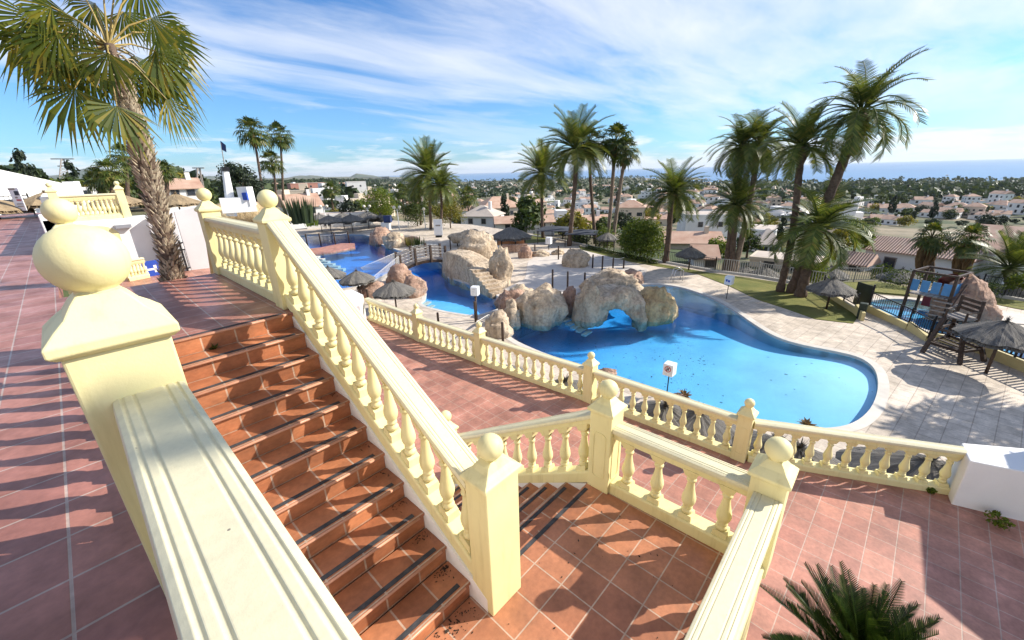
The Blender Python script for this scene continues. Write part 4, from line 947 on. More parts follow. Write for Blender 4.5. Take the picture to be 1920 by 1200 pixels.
# dark leaf debris lies in the blue pool bottom material; leaves floating
lm = MB()
for k in range(170):
    p = W(R.uniform(1000, 1330), R.uniform(635, 730), zW+.004); a = R.uniform(0, 6.28); s = R.uniform(.02, .06); u = Vector((cos(a), sin(a), 0))*s; w2 = Vector((-sin(a), cos(a), 0))*s*.55
    lm.add([p-u, p-w2, p+u, p+w2], [(0, 1, 2, 3)])
tag(lm.build('floating_leaves', plain('wet_dark_leaf', (.012, .02, .02), .6, .4, 3, 30, 0)), kind='stuff')
# ------------------------------------------------------------------ terrain, sea, hills
def lerpT(T, r):
    if r <= T[0][0]: return T[0][1]
    for (a, za), (b, zb) in zip(T[:-1], T[1:]):
        if r <= b: return za+(zb-za)*(r-a)/(b-a)
    return T[-1][1]
TR = [(0, -9.4), (46, -9.4), (54, -9.0), (110, -15), (180, -20), (540, -31), (1000, -42), (1700, -58), (2000, -66), (90000, -80)]
TC = [(0, -9.4), (56, -9.4), (66, -9.2), (110, -13.5), (180, -19), (540, -30), (1000, -37), (2000, -49), (3100, -60), (3500, -66), (90000, -80)]
TLf = [(0, -9.4), (74, -9.4), (90, -9.2), (180, -12), (540, -14), (1000, -14), (2500, -12), (5000, -6), (9000, -4), (90000, -4)]
TLL = [(0, -9.4), (40, -9.4), (62, -2.9), (90, -2.5), (540, -2), (1500, 2), (5000, -2), (90000, -4)]
def sst(a, b, x):
    t = max(0, min(1, (x-a)/(b-a))); return t*t*(3-2*t)
def gz(x, y):
    r = hypot(x, y); az = math.degrees(atan2(x, y))
    z = lerpT(TR, r); w = sst(78, 55, az)
    if w: z = z*(1-w)+lerpT(TC, r)*w
    w = sst(38, 22, az)
    if w: z = z*(1-w)+lerpT(TLf, r)*w
    w = sst(15, 7, az)
    if w: z = z*(1-w)+lerpT(TLL, r)*w
    if r > 90: z += noise.noise((x*.006, y*.006, 0))*min(5, (r-90)*.03)
    return z
def march(px, py):
    d = ray(px, py).normalized(); t = 45.0
    while t < 9000:
        p = EYE+d*t
        if p.z < gz(p.x, p.y): return p, t
        t *= 1.012
    return None, None
rad = [0, 20, 34, 40, 46, 52, 60, 70, 82, 96, 112, 130, 150, 175, 205, 240, 280, 330, 390, 460, 540, 640, 760, 900, 1060, 1250, 1450, 1650, 1850, 2100, 2400, 2800, 3200, 3600, 4200, 5200, 7000, 9500]
vs = []; na = 200
for r in rad:
    for i in range(na+1):
        a = radians(-110+330*i/na); x, y = r*sin(a), r*cos(a); vs.append((x, y, gz(x, y) if r else -9.4))
fs = [(j*(na+1)+i, j*(na+1)+i+1, (j+1)*(na+1)+i+1, (j+1)*(na+1)+i)[::-1] for j in range(len(rad)-1) for i in range(na)]
def groundmat():
    m, nt, b = newmat('town_ground'); v = mapn(nt); n1_ = noisen(nt, v, .03, 6, .65); n2_ = noisen(nt, v, .35, 5, .7)
    c = ramp(nt, n1_, [(.32, (.028, .045, .014)), (.46, (.06, .085, .025)), (.56, (.20, .16, .10)), (.7, (.33, .27, .20))])
    c = mix(nt, .8, c, ramp(nt, n2_, [(.3, (.45, .5, .4)), (.7, (1.3, 1.25, 1.15))]), 'MULTIPLY'); L(nt, c, b.inputs['Base Color']); b.inputs['Roughness'].default_value = .95; return m
tg = MB().add(vs, fs, True).build('ground', groundmat()); tag(tg, kind='structure')
def seamat():
    m, nt, b = newmat('sea_water'); v = mapn(nt); n_ = noisen(nt, mapn(nt, (.0006, .003, 1)), 1.0, 4)
    L(nt, ramp(nt, n_, [(.3, (.05, .16, .33)), (.7, (.08, .21, .39))]), b.inputs['Base Color']); b.inputs['Roughness'].default_value = .32; b.inputs['IOR'].default_value = 1.33
    bump(nt, b, noisen(nt, v, .08, 3), .4, 1.0); return m
sm_ = MB(); k = 96; sm_.add([(0, 0, -62)]+[(30000*cos(2*pi*i/k), 30000*sin(2*pi*i/k), -62) for i in range(k)], [(0, i+1, (i+1) % k+1) for i in range(k)]); tag(sm_.build('sea', seamat()), kind='structure')
M['hill'] = plain('far_wooded_hill', (.075, .105, .06), .95, .3, .004, 1, 0, c2=(.16, .15, .10))
def ridge(pts, D, thick, seed):
    m = MB(); n = 90; vs = []
    for i in range(n+1):
        s = i/n*(len(pts)-1); j = min(int(s), len(pts)-2); f = s-j; px = pts[j][0]*(1-f)+pts[j+1][0]*f; py = pts[j][1]*(1-f)+pts[j+1][1]*f
        py += noise.noise((px*.09, seed, 0))*1.2
        top = at_d(px, py, D); dr = Vector((top.x, top.y, 0)).normalized()
        for t, zf in ((-1, 0), (-.6, .35), (-.25, .82), (0, 1), (.4, .6), (1, 0)):
            p = top+dr*thick*t; zb = -20; vs.append((p.x, p.y, zb+(top.z-zb)*zf*(1+.12*noise.noise((px*.05, t*3, seed)) if 0 < zf < 1 else 1)))
    fs = [(i*6+k, (i+1)*6+k, (i+1)*6+k+1, i*6+k+1) for i in range(n) for k in range(5)]
    m.add(vs, fs, True); o = m.build('distant_hills', M['hill']); tag(o, kind='structure')
ridge([(525, 336), (560, 329), (595, 329), (625, 336), (650, 335), (668, 325), (700, 329), (730, 336)], 5600, 700, 1)
ridge([(-60, 330), (60, 333), (120, 327), (165, 314), (195, 316), (240, 328), (330, 331), (400, 330), (470, 333), (540, 335), (620, 334)], 7600, 900, 2)
# ------------------------------------------------------------------ foliage meshes
def leafblob(n, r, rz, ls, seed, clumps=14, fill=.55, name='crown', mat='leaf', flat=0, base=0.0, parent=None, build=True):
    rr = random.Random(seed); m = MB(); cs = []
    for i in range(clumps):
        a = rr.uniform(0, 2*pi); u = rr.uniform(-.75, 1); q = sqrt(1-u*u)*rr.uniform(.35, .8); cs.append((Vector((q*cos(a)*r, q*sin(a)*r, base+rz*(1+u*.68))), rr.uniform(.28, .5)*min(r, rz)*1.15))
    for i in range(n):
        c, cr = cs[rr.randrange(clumps)]
        d = Vector((rr.gauss(0, 1), rr.gauss(0, 1), rr.gauss(0, 1)*.85)).normalized()*cr*(rr.random()**.35); p = c+d
        s = ls*rr.uniform(.6, 1.35); nrm = (d.normalized()+Vector((rr.uniform(-.9, .9), rr.uniform(-.9, .9), rr.uniform(-.5, 1.1)))).normalized(); u = nrm.orthogonal().normalized(); u = Quaternion(nrm, rr.uniform(0, 6.28)) @ u; w = nrm.cross(u)
        m.add([p-u*s, p-w*s*.5+nrm*s*.12, p+u*s, p+w*s*.5+nrm*s*.12], [(0, 1, 2, 3)])
    return m.build(name, M[mat], parent) if build else m
def fan_leaf(m, rr, hub, d, nrm, r, seg=15, span=105, droop=.35, base=None, pw=.02, mi=0, pmi=1):
    d = d.normalized(); s = d.cross(nrm).normalized(); nn = s.cross(d)
    if base is not None:
        mid = base.lerp(hub, .5)+Vector((0, 0, (hub-base).length*.10)); m.tube([base, mid, hub], [pw*1.3, pw, pw*.7], 4, False, True, pmi)
    for i in range(seg):
        a = radians(-span+2*span*(i+.5)/seg); e = d*cos(a)+s*sin(a); f = s*cos(a)-d*sin(a); l = r*(1-.28*abs(a/radians(span)))*rr.uniform(.88, 1.05); hw = l*.62*radians(span)/seg*1.02
        up_ = nn*(.05*r*(1 if i % 2 else -1)); p1 = hub+e*l*.62+up_*.5-Vector((0, 0, droop*l*.12)); tip = hub+e*l-Vector((0, 0, droop*l*rr.uniform(.35, .9)))+f*rr.uniform(-.04, .04)*l
        q = p1.lerp(tip, .45)
        m.add([hub, p1-f*hw, p1+f*hw], [(0, 1, 2)], mi=mi); m.add([p1-f*hw, q-f*hw*.42, q+f*hw*.42, p1+f*hw], [(0, 1, 2, 3)], mi=mi); m.add([q-f*hw*.42, tip, q+f*hw*.42], [(0, 1, 2)], mi=mi)
def fan_crown(seed, n=34, skirt=0.0, seg=11):
    rr = random.Random(seed); m = MB()
    for i in range(n):
        f = i/n; el = radians(82-f*118+rr.uniform(-8, 8)); a = i*2.39996+rr.uniform(-.2, .2); L_ = rr.uniform(.42, .58)
        d = Vector((cos(a)*cos(el), sin(a)*cos(el), sin(el))); hub = d*L_; fd = (d+Vector((0, 0, -.35-f*.5))).normalized(); nrm = Vector((-sin(el)*cos(a), -sin(el)*sin(a), cos(el)))
        fan_leaf(m, rr, hub, fd, nrm, rr.uniform(.42, .52), seg, 100, .5+f*.4, Vector((0, 0, -.05*f)), .012, 0, 0)
    return m
def date_crown(seed, n=46, lift=80, low=-38, droop=1.0, npair=27):
    rr = random.Random(seed); m = MB()
    for i in range(n):
        f = (i+.5)/n; el = radians(lift-(lift-low)*f**1.05+rr.uniform(-9, 9)); a = i*2.39996+rr.uniform(-.3, .3); Ln = rr.uniform(.85, 1.08)*(1-.12*f)
        p = Vector((.02*cos(a), .02*sin(a), .02)); pts = [p.copy()]; e = el; K = 11
        for k in range(K):
            p = p+Vector((cos(a)*cos(e), sin(a)*cos(e), sin(e)))*Ln/K; pts.append(p.copy()); e -= radians((1.8+3.4*k/K+max(0, cos(el))*2.6)*droop)
            a += rr.uniform(-.025, .025)
        m.tube(pts, [.016-.011*k/K for k in range(K+1)], 3, False, True)
        tw = rr.uniform(-.5, .5)
        for k in range(npair):
            t = .16+.84*(k+.5)/npair; s = t*K; j = min(int(s), K-1); q = pts[j].lerp(pts[j+1], s-j); d = (pts[j+1]-pts[j]).normalized(); side = d.cross(Vector((0, 0, 1))); side = side.normalized() if side.length > 1e-3 else Vector((1, 0, 0)); upv = side.cross(d)
            ll = .27*(1-.55*t**2.2)*min(1, .45+t*2.2)
            for sg in (-1, 1):
                e2 = (d*.62+side*sg*.72+upv*(.28+tw*sg*.25)).normalized()*ll*rr.uniform(.85, 1.1); e2.z -= ll*.16*droop; w = d*.0115
                m.add([q-w, q+w, q+e2*.6+w*.8, q+e2, q+e2*.6-w*.8], [(0, 1, 2, 3, 4)])
    return m
CR = {}
def crown_data(kind):
    if kind not in CR:
        if kind.startswith('date'):
            v = int(kind[-1]); m = date_crown(v*11+3, *[(46, 84, -30, .75), (48, 82, -38, 1.1), (42, 82, -36, 1.6), (34, 84, -12, .7)][v])
            o = m.build('crown', M['date'])
        else: o = fan_crown(int(kind[-1])*5+1).build('crown', M['fanfar'])
        CR[kind] = o.data; COL.objects.unlink(o); bpy.data.objects.remove(o)
    return CR[kind]
def palm(label, px, crown_r, kind, r0=.2, r1=.15, z=zP, dead=0, D=None, bulb=True, bark='barkdark', cat='palm tree', group='palm trees', lean=0, tilt=None, sq=1.0):
    """px: trunk points from base to crown heart; crown_r in picture px"""
    b = W(px[0][0], px[0][1], z) if D is None else at_d(px[0][0], px[0][1], D)
    D0 = hypot(b.x, b.y); P = [b]+[at_d(x, y, D0+lean*(i+1)) for i, (x, y) in enumerate(px[1:])]
    name = 'date_palm' if kind.startswith('date') else 'fan_palm'; t = thing(name, label, cat, b, 0, group)
    Q = []
    n = len(P)
    for i in range(n-1):
        p0, p1, p2, p3 = P[max(0, i-1)], P[i], P[i+1], P[min(n-1, i+2)]
        for k in range(6):
            s = k/6; Q.append(.5*((2*p1)+(p2-p0)*s+(2*p0-5*p1+4*p2-p3)*s*s+(3*p1-p0-3*p2+p3)*s*s*s))
    Q.append(P[-1]); Q[0] = Q[0]-Vector((0, 0, .3))
    tot = len(Q)-1; rs = []
    for i in range(tot+1):
        f = i/tot; r = r0*(1-f)+r1*f
        if f < .08: r *= 1.18
        if bulb and f > .86: r *= 1+1.5*sin(pi*min(1, (f-.86)/.15))
        r *= 1+.07*((i % 2)*2-1); rs.append(r)
    MB().tube([q-b for q in Q], rs, 10).build('trunk', M[bark], t)
    dep = (P[-1]-EYE).dot(fw); k = dep/FPX
    c = bpy.data.objects.new('crown', crown_data(kind)); COL.objects.link(c); c.parent = t; c.location = P[-1]-b; s_ = crown_r*k*1.08; c.scale = (s_, s_, s_*sq); c.rotation_euler = (tilt[0] if tilt else R.uniform(-.1, .1), tilt[1] if tilt else R.uniform(-.1, .1), R.uniform(0, 6.28))
    if dead:
        rr = random.Random(len(label)); m = MB(); hr = dead*k
        for i in range(150):
            a = rr.uniform(0, 2*pi); u = rr.random(); q = Vector((cos(a), sin(a), 0)); z0_ = -u*hr*.45; rad_ = hr*.20*(.5+.5*sin(pi*min(1, u*.9+.2))); ln = hr*rr.uniform(.35, .6); w = Vector((-sin(a), cos(a), 0))*hr*.06
            p = q*rad_*.6+Vector((0, 0, z0_)); m.add([p-w*.4, p+w*.4, p+q*rad_*.35+w*.8+Vector((0, 0, -ln*.6)), p+q*rad_*.1+Vector((0, 0, -ln)), p+q*rad_*.35-w*.8+Vector((0, 0, -ln*.6))], [(0, 1, 2, 3, 4)])
        m.build('dead_frond_skirt', M['dead'], t, loc=P[-1]-b)
    return t
palm('leftmost thin fan palm of the trio behind the stair top, tallest', [(497, 392), (488, 330), (480, 280), (474, 252)], 36, 'fan0', .17, .12, D=66, dead=24, bulb=False)
palm('slim fan palm, rightmost of the trio behind the stair top', [(531, 372), (529, 320), (527, 285), (524, 258)], 31, 'fan1', .17, .12, D=72, bulb=False)
palm('shortest fan palm of the trio behind the stair top', [(518, 368), (515, 335), (509, 307)], 28, 'fan2', .17, .13, D=70, bulb=False)
palm('stout upright date palm behind the bridge, left of centre', [(808, 430), (806, 380), (802, 326)], 62, 'date0', .22, .17)
palm('smaller date palm right next to the stout one behind the bridge', [(827, 440), (828, 390), (827, 350)], 44, 'date1', .17, .14)
palm('drooping dark date palm half hidden left of the stout one', [(789, 422), (788, 385), (786, 356)], 34, 'date2', .18, .14)
palm('date palm standing alone left of the tall central group', [(1018, 446), (1016, 390), (1016, 325)], 58, 'date0', .20, .17)
palm('tallest central date palm with a thick crown of upright fronds', [(1067, 461), (1073, 400), (1079, 330), (1079, 280)], 78, 'date1', .24, .20)
palm('fan palm directly behind the tallest central date palm', [(1116, 452), (1111, 390), (1106, 320), (1104, 272)], 40, 'fan1', .19, .15, bulb=False, dead=30)
palm('left one of the twin fan palms right of the tallest central palm', [(1138, 456), (1145, 390), (1150, 320), (1153, 268)], 42, 'fan0', .20, .16, bulb=False, bark='bark', dead=40)
palm('right one of the twin fan palms, leaning slightly', [(1148, 458), (1156, 400), (1166, 330), (1172, 288)], 36, 'fan2', .21, .16, bulb=False, bark='bark', dead=30)
palm('bushy date palm right of the round bright tree', [(1248, 492), (1254, 440), (1258, 385), (1264, 362)], 66, 'date1', .24, .2)
palm('tall dark date palm of the right cluster with drooping crown', [(1360, 507), (1372, 420), (1384, 350), (1392, 278)], 72, 'date2', .2, .18)
palm('pale trunked date palm leaning right in the right cluster', [(1377, 508), (1395, 430), (1411, 350), (1424, 272)], 70, 'date2', .22, .17, bark='bark')
palm('shorter date palm in front of the right cluster', [(1372, 509), (1375, 450), (1381, 385)], 66, 'date1', .22, .19)
palm('curved trunk date palm with a brown swollen neck under its crown', [(1462, 547), (1480, 470), (1491, 400), (1498, 330), (1505, 275)], 84, 'date1', .22, .18)
palm('tallest leaning date palm at the upper right against the sky', [(1482, 549), (1520, 450), (1562, 350), (1592, 275), (1615, 212)], 104, 'date2', .26, .24, tilt=(.12, .10))
palm('low broad date palm on the lawn with arching fronds', [(1500, 556), (1514, 500), (1524, 460), (1531, 430)], 104, 'date2', .30, .25, sq=.92)
palm('left skirted fan palm in front of the white villa', [(1742, 522), (1745, 490), (1747, 447)], 36, 'fan1', .3, .2, D=46, dead=74, bulb=False)
palm('right skirted fan palm in front of the white villa', [(1812, 530), (1815, 490), (1819, 452)], 38, 'fan0', .3, .2, D=46, dead=76, bulb=False)
palm('dense low palm with long fronds at the right edge behind the hedge', [(1898, 548), (1896, 530), (1894, 505)], 74, 'date3', .3, .3, D=40, bulb=False)
for i, (pts, r, kd, D, nm) in enumerate((([(214, 392), (211, 350), (205, 326)], 34, 'fan0', 44, 'bushy fan palm left of the big palm trunk'), ([(240, 384), (238, 330), (232, 296)], 30, 'fan1', 60, 'tall fan palm directly behind the big palm trunk'), ([(314, 372), (312, 340), (309, 322)], 26, 'fan2', 52, 'fan palm right of the big palm trunk'), ([(188, 388), (188, 360), (187, 342)], 30, 'fan2', 46, 'low leafy fan palm behind the white balustrade'), ([(625, 392), (622, 375), (620, 358)], 22, 'fan0', 110, 'small palm in the gardens above the far pool'), ([(880, 405), (878, 392), (877, 372)], 26, 'fan1', 100, 'fan palm behind the yellow green shrub'), ([(757, 400), (756, 380), (752, 362)], 20, 'fan2', 120, 'small palm right of the weeping tree'))):
    palm(nm, pts, r, kd, .2, .15, D=D, bulb=False)
# ------------------------------------------------------------------ the big fan palm on the left
def big_palm():
    D = 9.15; b = at_d(325, 529, D); t = thing('fan_palm', 'big fan palm with shaggy trunk rising beside the top landing', 'palm tree', b, 0, 'palm trees')
    pts = [(326, 540), (322, 505), (308, 440), (288, 365), (270, 300), (252, 235), (232, 165), (214, 110), (204, 82)]; P = [at_d(x, y, D)-b for x, y in pts]
    rs = [.145, .135, .12, .13, .14, .125, .095, .075, .06]; m = MB(); m.tube(P, rs, 14); m.build('trunk', M['barkdark'], t)
    rr = random.Random(4); m = MB()
    for i in range(1500):
        s = rr.random()**.9*6.3; j = min(int(s), 7); f = s-j; c = P[j].lerp(P[j+1], f); r = rs[j]*(1-f)+rs[j+1]*f; ax = (P[j+1]-P[j]).normalized(); u = ax.orthogonal().normalized(); a = rr.uniform(0, 6.28); e = (Quaternion(ax, a) @ u); w = ax.cross(e); l = rr.uniform(.05, .115)*(1.15 if s < 4.6 else .8); hw = rr.uniform(.012, .034)
        p = c+e*r*.93; out = (ax*(.75)+e*rr.uniform(.35, .85)).normalized()*l; th = e*.012
        m.add([p-w*hw, p+w*hw, p+out+w*hw*.45, p+out-w*hw*.45, p-w*hw-ax*.03, p+w*hw-ax*.03, p+out*.9+w*hw*.3-th*.6-ax*.02, p+out*.9-w*hw*.3-th*.6-ax*.02], [(0, 1, 2, 3), (7, 6, 5, 4), (3, 2, 6, 7), (0, 3, 7, 4), (1, 5, 6, 2)])
    m.build('leaf_bases', M['boot'], t)
    H0 = at_d(203, 86, D)
    Lv = [((104, 125), (48, 172), .0), ((140, 166), (126, 252), -.1), ((219, 199), (228, 274), -.35), ((283, 34), (356, 92), .1), ((292, 96), (372, 178), .2), ((312, 186), (366, 256), .0), ((203, 100), (188, 172), -.4), ((128, 28), (40, 58), .3), ((72, 76), (14, 142), .35), ((96, 12), (8, 10), .1), ((150, -22), (80, -70), .2), ((252, 104), (282, 168), .4), ((166, 118), (160, 190), .4), ((262, -34), (238, 36), .1), ((196, -50), (196, -130), .1), ((236, -60), (300, -100), .4), ((120, 96), (70, 150), .5), ((150, 40), (96, 96), -.1), ((178, 6), (132, 40), .5), ((60, 30), (-20, 70), .5), ((298, 62), (380, 120), .5), ((278, 130), (352, 200), .5), ((236, 140), (262, 214), .5), ((108, 60), (40, 112), .0), ((230, 22), (262, 84), .6)]
    m = MB()
    for (hx, hy), (tx, ty), dd in Lv:
        hub = at_d(hx, hy, D+dd); tip = at_d(tx, ty, D+dd+rr.uniform(-.2, .2)); d = tip-hub; r = d.length*1.08; vw = (EYE-hub).normalized(); nrm = (vw+Vector((rr.uniform(-.5, .5), rr.uniform(-.5, .5), rr.uniform(.1, .9)))).normalized(); nrm = (nrm-d.normalized()*nrm.dot(d.normalized())).normalized()
        fan_leaf(m, rr, hub-b, d, nrm, r*rr.uniform(.95, 1.12), 24, rr.uniform(68, 92), rr.uniform(.3, .75), H0-b, .014)
    m.build('crown', [M['fan'], M['fanstem']], t)
    m = MB()
    for i in range(26):
        a = rr.uniform(0, 6.28); p = H0-b+Vector((rr.uniform(-.08, .08), rr.uniform(-.08, .08), -rr.uniform(.05, .5))); e = Vector((cos(a), sin(a), rr.uniform(-.3, .5))); m.tube([p, p+e*.18, p+e*.28-Vector((0, 0, rr.uniform(.05, .25)))], [.014, .01, .004], 4, False)
    m.build('dry_stalks', M['boot'], t)
M['fanstem'] = plain('palm_leaf_stalk', (.33, .24, .07), .5, .3, 3, 30, 0)
big_palm()
# ------------------------------------------------------------------ cycad in front
def cycad():
    b = Vector((3.70, -.58, zM)); z0_ = 1.12; t = thing('cycad', 'dark green cycad with stiff feathery fronds at the bottom edge', 'plant', b)
    m = MB(); m.tube([(0, 0, -.1), (0, 0, z0_*.5), (0, 0, z0_)], [.16, .15, .12], 10); m.build('trunk', M['bark'], t)
    rr = random.Random(3)
    def frond(m, a, el, Ln, bend):
        p = Vector((0, 0, z0_)); e = el; K = 10; pts = [p.copy()]
        for k in range(K):
            p = p+Vector((cos(a)*cos(e), sin(a)*cos(e), sin(e)))*Ln/K; pts.append(p.copy()); e -= radians(bend)
        m.tube(pts, [.009-.006*k/K for k in range(K+1)], 4, False)
        for k in range(54):
            tt = .12+.88*(k+.5)/54; s = tt*K; j = min(int(s), K-1); q = pts[j].lerp(pts[j+1], s-j); d = (pts[j+1]-pts[j]).normalized(); side = d.cross(Vector((0, 0, 1))).normalized(); upv = side.cross(d); ll = .135*min(1, .5+2.5*tt)*(1-.75*max(0, tt-.72)/.28)
            for sg in (-1, 1):
                e2 = (d*.62+side*sg*.62+upv*.45).normalized()*ll; w = d*.0062; m.add([q-w, q+w, q+e2*.6+w*.7, q+e2, q+e2*.6-w*.7], [(0, 1, 2, 3, 4)])
    m = MB()
    for i in range(64):
        f = i/64; frond(m, i*2.39996, radians(86-66*f+rr.uniform(-6, 6)), rr.uniform(.74, .95), rr.uniform(1.2, 3.6))
    m.build('fronds', M['cycas'], t)
    m = MB()
    for i in range(5): frond(m, radians(118)+i*.12, radians(20-8*i), .6, 7)
    m.build('yellowed_fronds', M['cycasdry'], t)
cycad()
tag(MB().lathe([(.16, 0), (.19, .02), (.24, .42), (.27, .44), (.27, .48), (.22, .48), (.20, .42)], n=20).build('flower_pot', M['steel'], loc=(3.55, -.28, zM)), 'shiny grey pot tucked under the landing rail beside the cycad', 'pot')
# ------------------------------------------------------------------ shrubs and trees near the pools
TRD = {}
def tmesh(kind):
    if kind not in TRD:
        k, v = kind.split(':'); v = int(v)
        o = dict(round=lambda: leafblob(900, 1, .9, .13, v, 16, mat='leaf'), bright=lambda: leafblob(900, 1, .9, .12, v+20, 18, mat='leafbright'), pine=lambda: leafblob(900, 1, .55, .13, v+40, 12, mat='pine', base=.5),
                 dark=lambda: leafblob(900, 1, .9, .12, v+60, 16, mat='leafdark'), cyp=lambda: leafblob(800, .32, 1.0, .10, v+80, 26, mat='leafdark'), yellow=lambda: leafblob(900, 1, .8, .12, v+90, 14, mat='leafyellow'))[k]()
        TRD[kind] = o.data; COL.objects.unlink(o); bpy.data.objects.remove(o)
    return TRD[kind]
def tree(label, base, r, h, kind, trunk=True, group=None, name='tree', cat='tree'):
    t = thing(name, label, cat, base, R.uniform(0, 6.28), group); c = bpy.data.objects.new('crown', tmesh(kind)); COL.objects.link(c); c.parent = t
    hz_ = {'pine': 1.05}.get(kind.split(':')[0], .9); c.scale = (r, r, h*(.86 if trunk else 1)/(2*hz_)); c.location = (0, 0, h*.14 if trunk else -.05)
    if trunk:
        m = MB(); m.tube([(0, 0, -.4), (.03*r, 0, h*.25), (-.05*r, .03*r, h*.6)], [.07*r+.05, .05*r+.04, .02*r+.02], 6); 
        for k in range(3): a = k*2.1; m.tube([(0, 0, h*.3), (.45*r*cos(a), .45*r*sin(a), h*.55)], [.035*r+.02, .015*r], 5)
        m.build('trunk', M['barkdark'], t)
    return t
def tpx(label, bx, by, w, h, kind, z=zP, D=None, trunk=True, name='tree', n=None, mat='leaf', ls=.06, clumps=40, cat='tree'):
    b = W(bx, by, z) if D is None else at_d(bx, by, D); k = (b-EYE).dot(fw)/FPX; r = w*k/2; H = hz(bx, by-h, b)-b.z
    if n:
        t = thing(name, label, cat, b); c = leafblob(n, r, H*.46 if trunk else H*.5, ls, int(bx), clumps, mat=mat, parent=t, base=H*.08 if trunk else -.1)
        m = MB(); m.tube([(0, 0, -.3), (0, 0, H*.3), (.05*r, 0, H*.6)], [.10, .08, .04], 7)
        for q in range(4): a = q*1.6; m.tube([(0, 0, H*.25), (.5*r*cos(a), .5*r*sin(a), H*.55)], [.06, .02], 5)
        m.build('trunk', M['barkdark'], t); return t
    return tree(label, b, r, H, kind, trunk, None, name, cat)
tpx('large round bright green tree behind the iron fence in the middle', 1200, 484, 92, 78, '', n=12000, mat='leafbright', ls=.095, clumps=90, trunk=False)
tpx('weeping light green tree behind the far pool', 716, 420, 62, 72, '', n=3600, mat='leafbright', ls=.14, clumps=40)
tpx('dark green round bush behind the globe lamps', 783, 424, 62, 50, '', n=3200, mat='leaf', ls=.12, clumps=34, trunk=False, name='bush', cat='bush')
tpx('yellow green feathery shrub behind the date palm trunks', 845, 428, 62, 62, '', n=3200, mat='leafyellow', ls=.12, clumps=36)
tpx('dark pine tree behind the white cross tower', 458, 388, 84, 84, '', D=52, n=3600, mat='leafdark', ls=.16, clumps=36)
tpx('dark bushy tree right of the far parasols', 660, 424, 44, 54, 'dark:1', D=78)
tpx('bright bush left of the round bright tree', 1132, 470, 44, 48, '', n=2200, mat='leafbright', ls=.08, clumps=26, trunk=False, name='bush', cat='bush', D=45)
tpx('low dark shrubs under the canopies', 1085, 462, 46, 26, 'round:2', trunk=False, name='bush', cat='bush', D=49)
tpx('black green cypress in front of the white villas', 1456, 478, 40, 76, 'cyp:1', D=62)
tpx('leafy tree below the palm cluster in front of the villas', 1400, 482, 46, 50, 'round:3', D=60)
tpx('leafy tree just right of the palm cluster trunks', 1342, 488, 44, 46, 'bright:2', D=58, trunk=False)
tpx('yellow flowering tree behind the low date palm', 1566, 480, 46, 60, 'yellow:1', D=52)
tpx('tall green shrub left of the villa roof', 1600, 478, 50, 70, 'bright:1', D=60)
tpx('green bush at the foot of the low date palm behind the fence', 1530, 535, 46, 44, 'bright:3', trunk=False, D=36, name='bush', cat='bush')
tpx('bright leafy bush at the right edge below the long fronds', 1908, 546, 40, 38, 'bright:1', trunk=False, D=37, name='bush', cat='bush')
tpx('small banana like plant under the villa window', 1650, 530, 34, 38, 'bright:2', trunk=False, D=44, name='bush', cat='bush')
def hedge(label, px, h, th, z=zP, D=None):
    P = [W(x, y, z) for x, y in px]; t = MB(); rr = random.Random(int(px[0][0]))
    for a, b in zip(P[:-1], P[1:]):
        d = (b-a); n = Vector((-d.y, d.x, 0)).normalized()
        for i in range(int(d.length*520)):
            u, v, w = rr.random(), rr.uniform(-1, 1), rr.random(); 
            f = rr.randrange(3)
            if f == 0: v = math.copysign(1, v)
            elif f == 1: w = 1
            p = a+d*u+n*v*th*.5*(1+.12*noise.noise((u*20, w*4, 0)))+Vector((0, 0, h*w*(1+.1*noise.noise((u*15, v, 3))))); s = rr.uniform(.03, .07); q = Vector((rr.gauss(0, 1), rr.gauss(0, 1), rr.gauss(0, 1)+.4)).normalized(); e = q.orthogonal().normalized()*s; g_ = q.cross(e)*.6
            t.add([p-e, p-g_, p+e, p+g_], [(0, 1, 2, 3)])
    o = t.build('hedge', M['leaf']); return tag(o, label, 'hedge')
hedge('clipped dark hedge below the white villa', [(1655, 534), (1720, 538), (1790, 552)], 1.0, .9)
hedge('clipped dark hedge behind the rock slide in front of the iron fence', [(1800, 556), (1838, 560), (1872, 566)], .9, .9)
hedge('low green hedge at the foot of the iron fence behind the plaza', [(1100, 466), (1180, 484), (1230, 496)], .3, .4)
def spiky(name, label, bx, by, w, h, n, z=zP, D=None, mat='leaf', cat='plant'):
    b = W(bx, by, z) if D is None else at_d(bx, by, D); k = (b-EYE).dot(fw)/FPX; H = h*k; Wd = w*k/2; m = MB(); rr = random.Random(int(bx))
    for i in range(n):
        a = rr.uniform(0, 6.28); q = rr.random()**.5*Wd; c = Vector((q*cos(a), q*sin(a), 0)); l = H*rr.uniform(.6, 1); tp = c+Vector((cos(a)*q*.35, sin(a)*q*.35, l)); s = Vector((-sin(a), cos(a), 0))*Wd*.07
        m.add([c-s, c+s, c.lerp(tp, .6)+s*.8, tp, c.lerp(tp, .6)-s*.8], [(0, 1, 2, 3, 4)])
    return tag(m.build(name, M[mat], loc=b), label, cat)
spiky('cactus_clump', 'tall columnar cactus like clump right of the stair top post', 566, 418, 50, 50, 120, D=58, mat='pine')
spiky('agave', 'spiky dark plant among the boulders behind the bridge', 786, 464, 24, 22, 60, mat='leaf')
spiky('agave', 'small spiky plant beside the boulders left of the bridge', 770, 462, 16, 22, 40, mat='leafyellow')
spiky('agave', 'light green rosette plant under the dark parasols', 585, 424, 24, 16, 50, D=60, mat='leafbright')
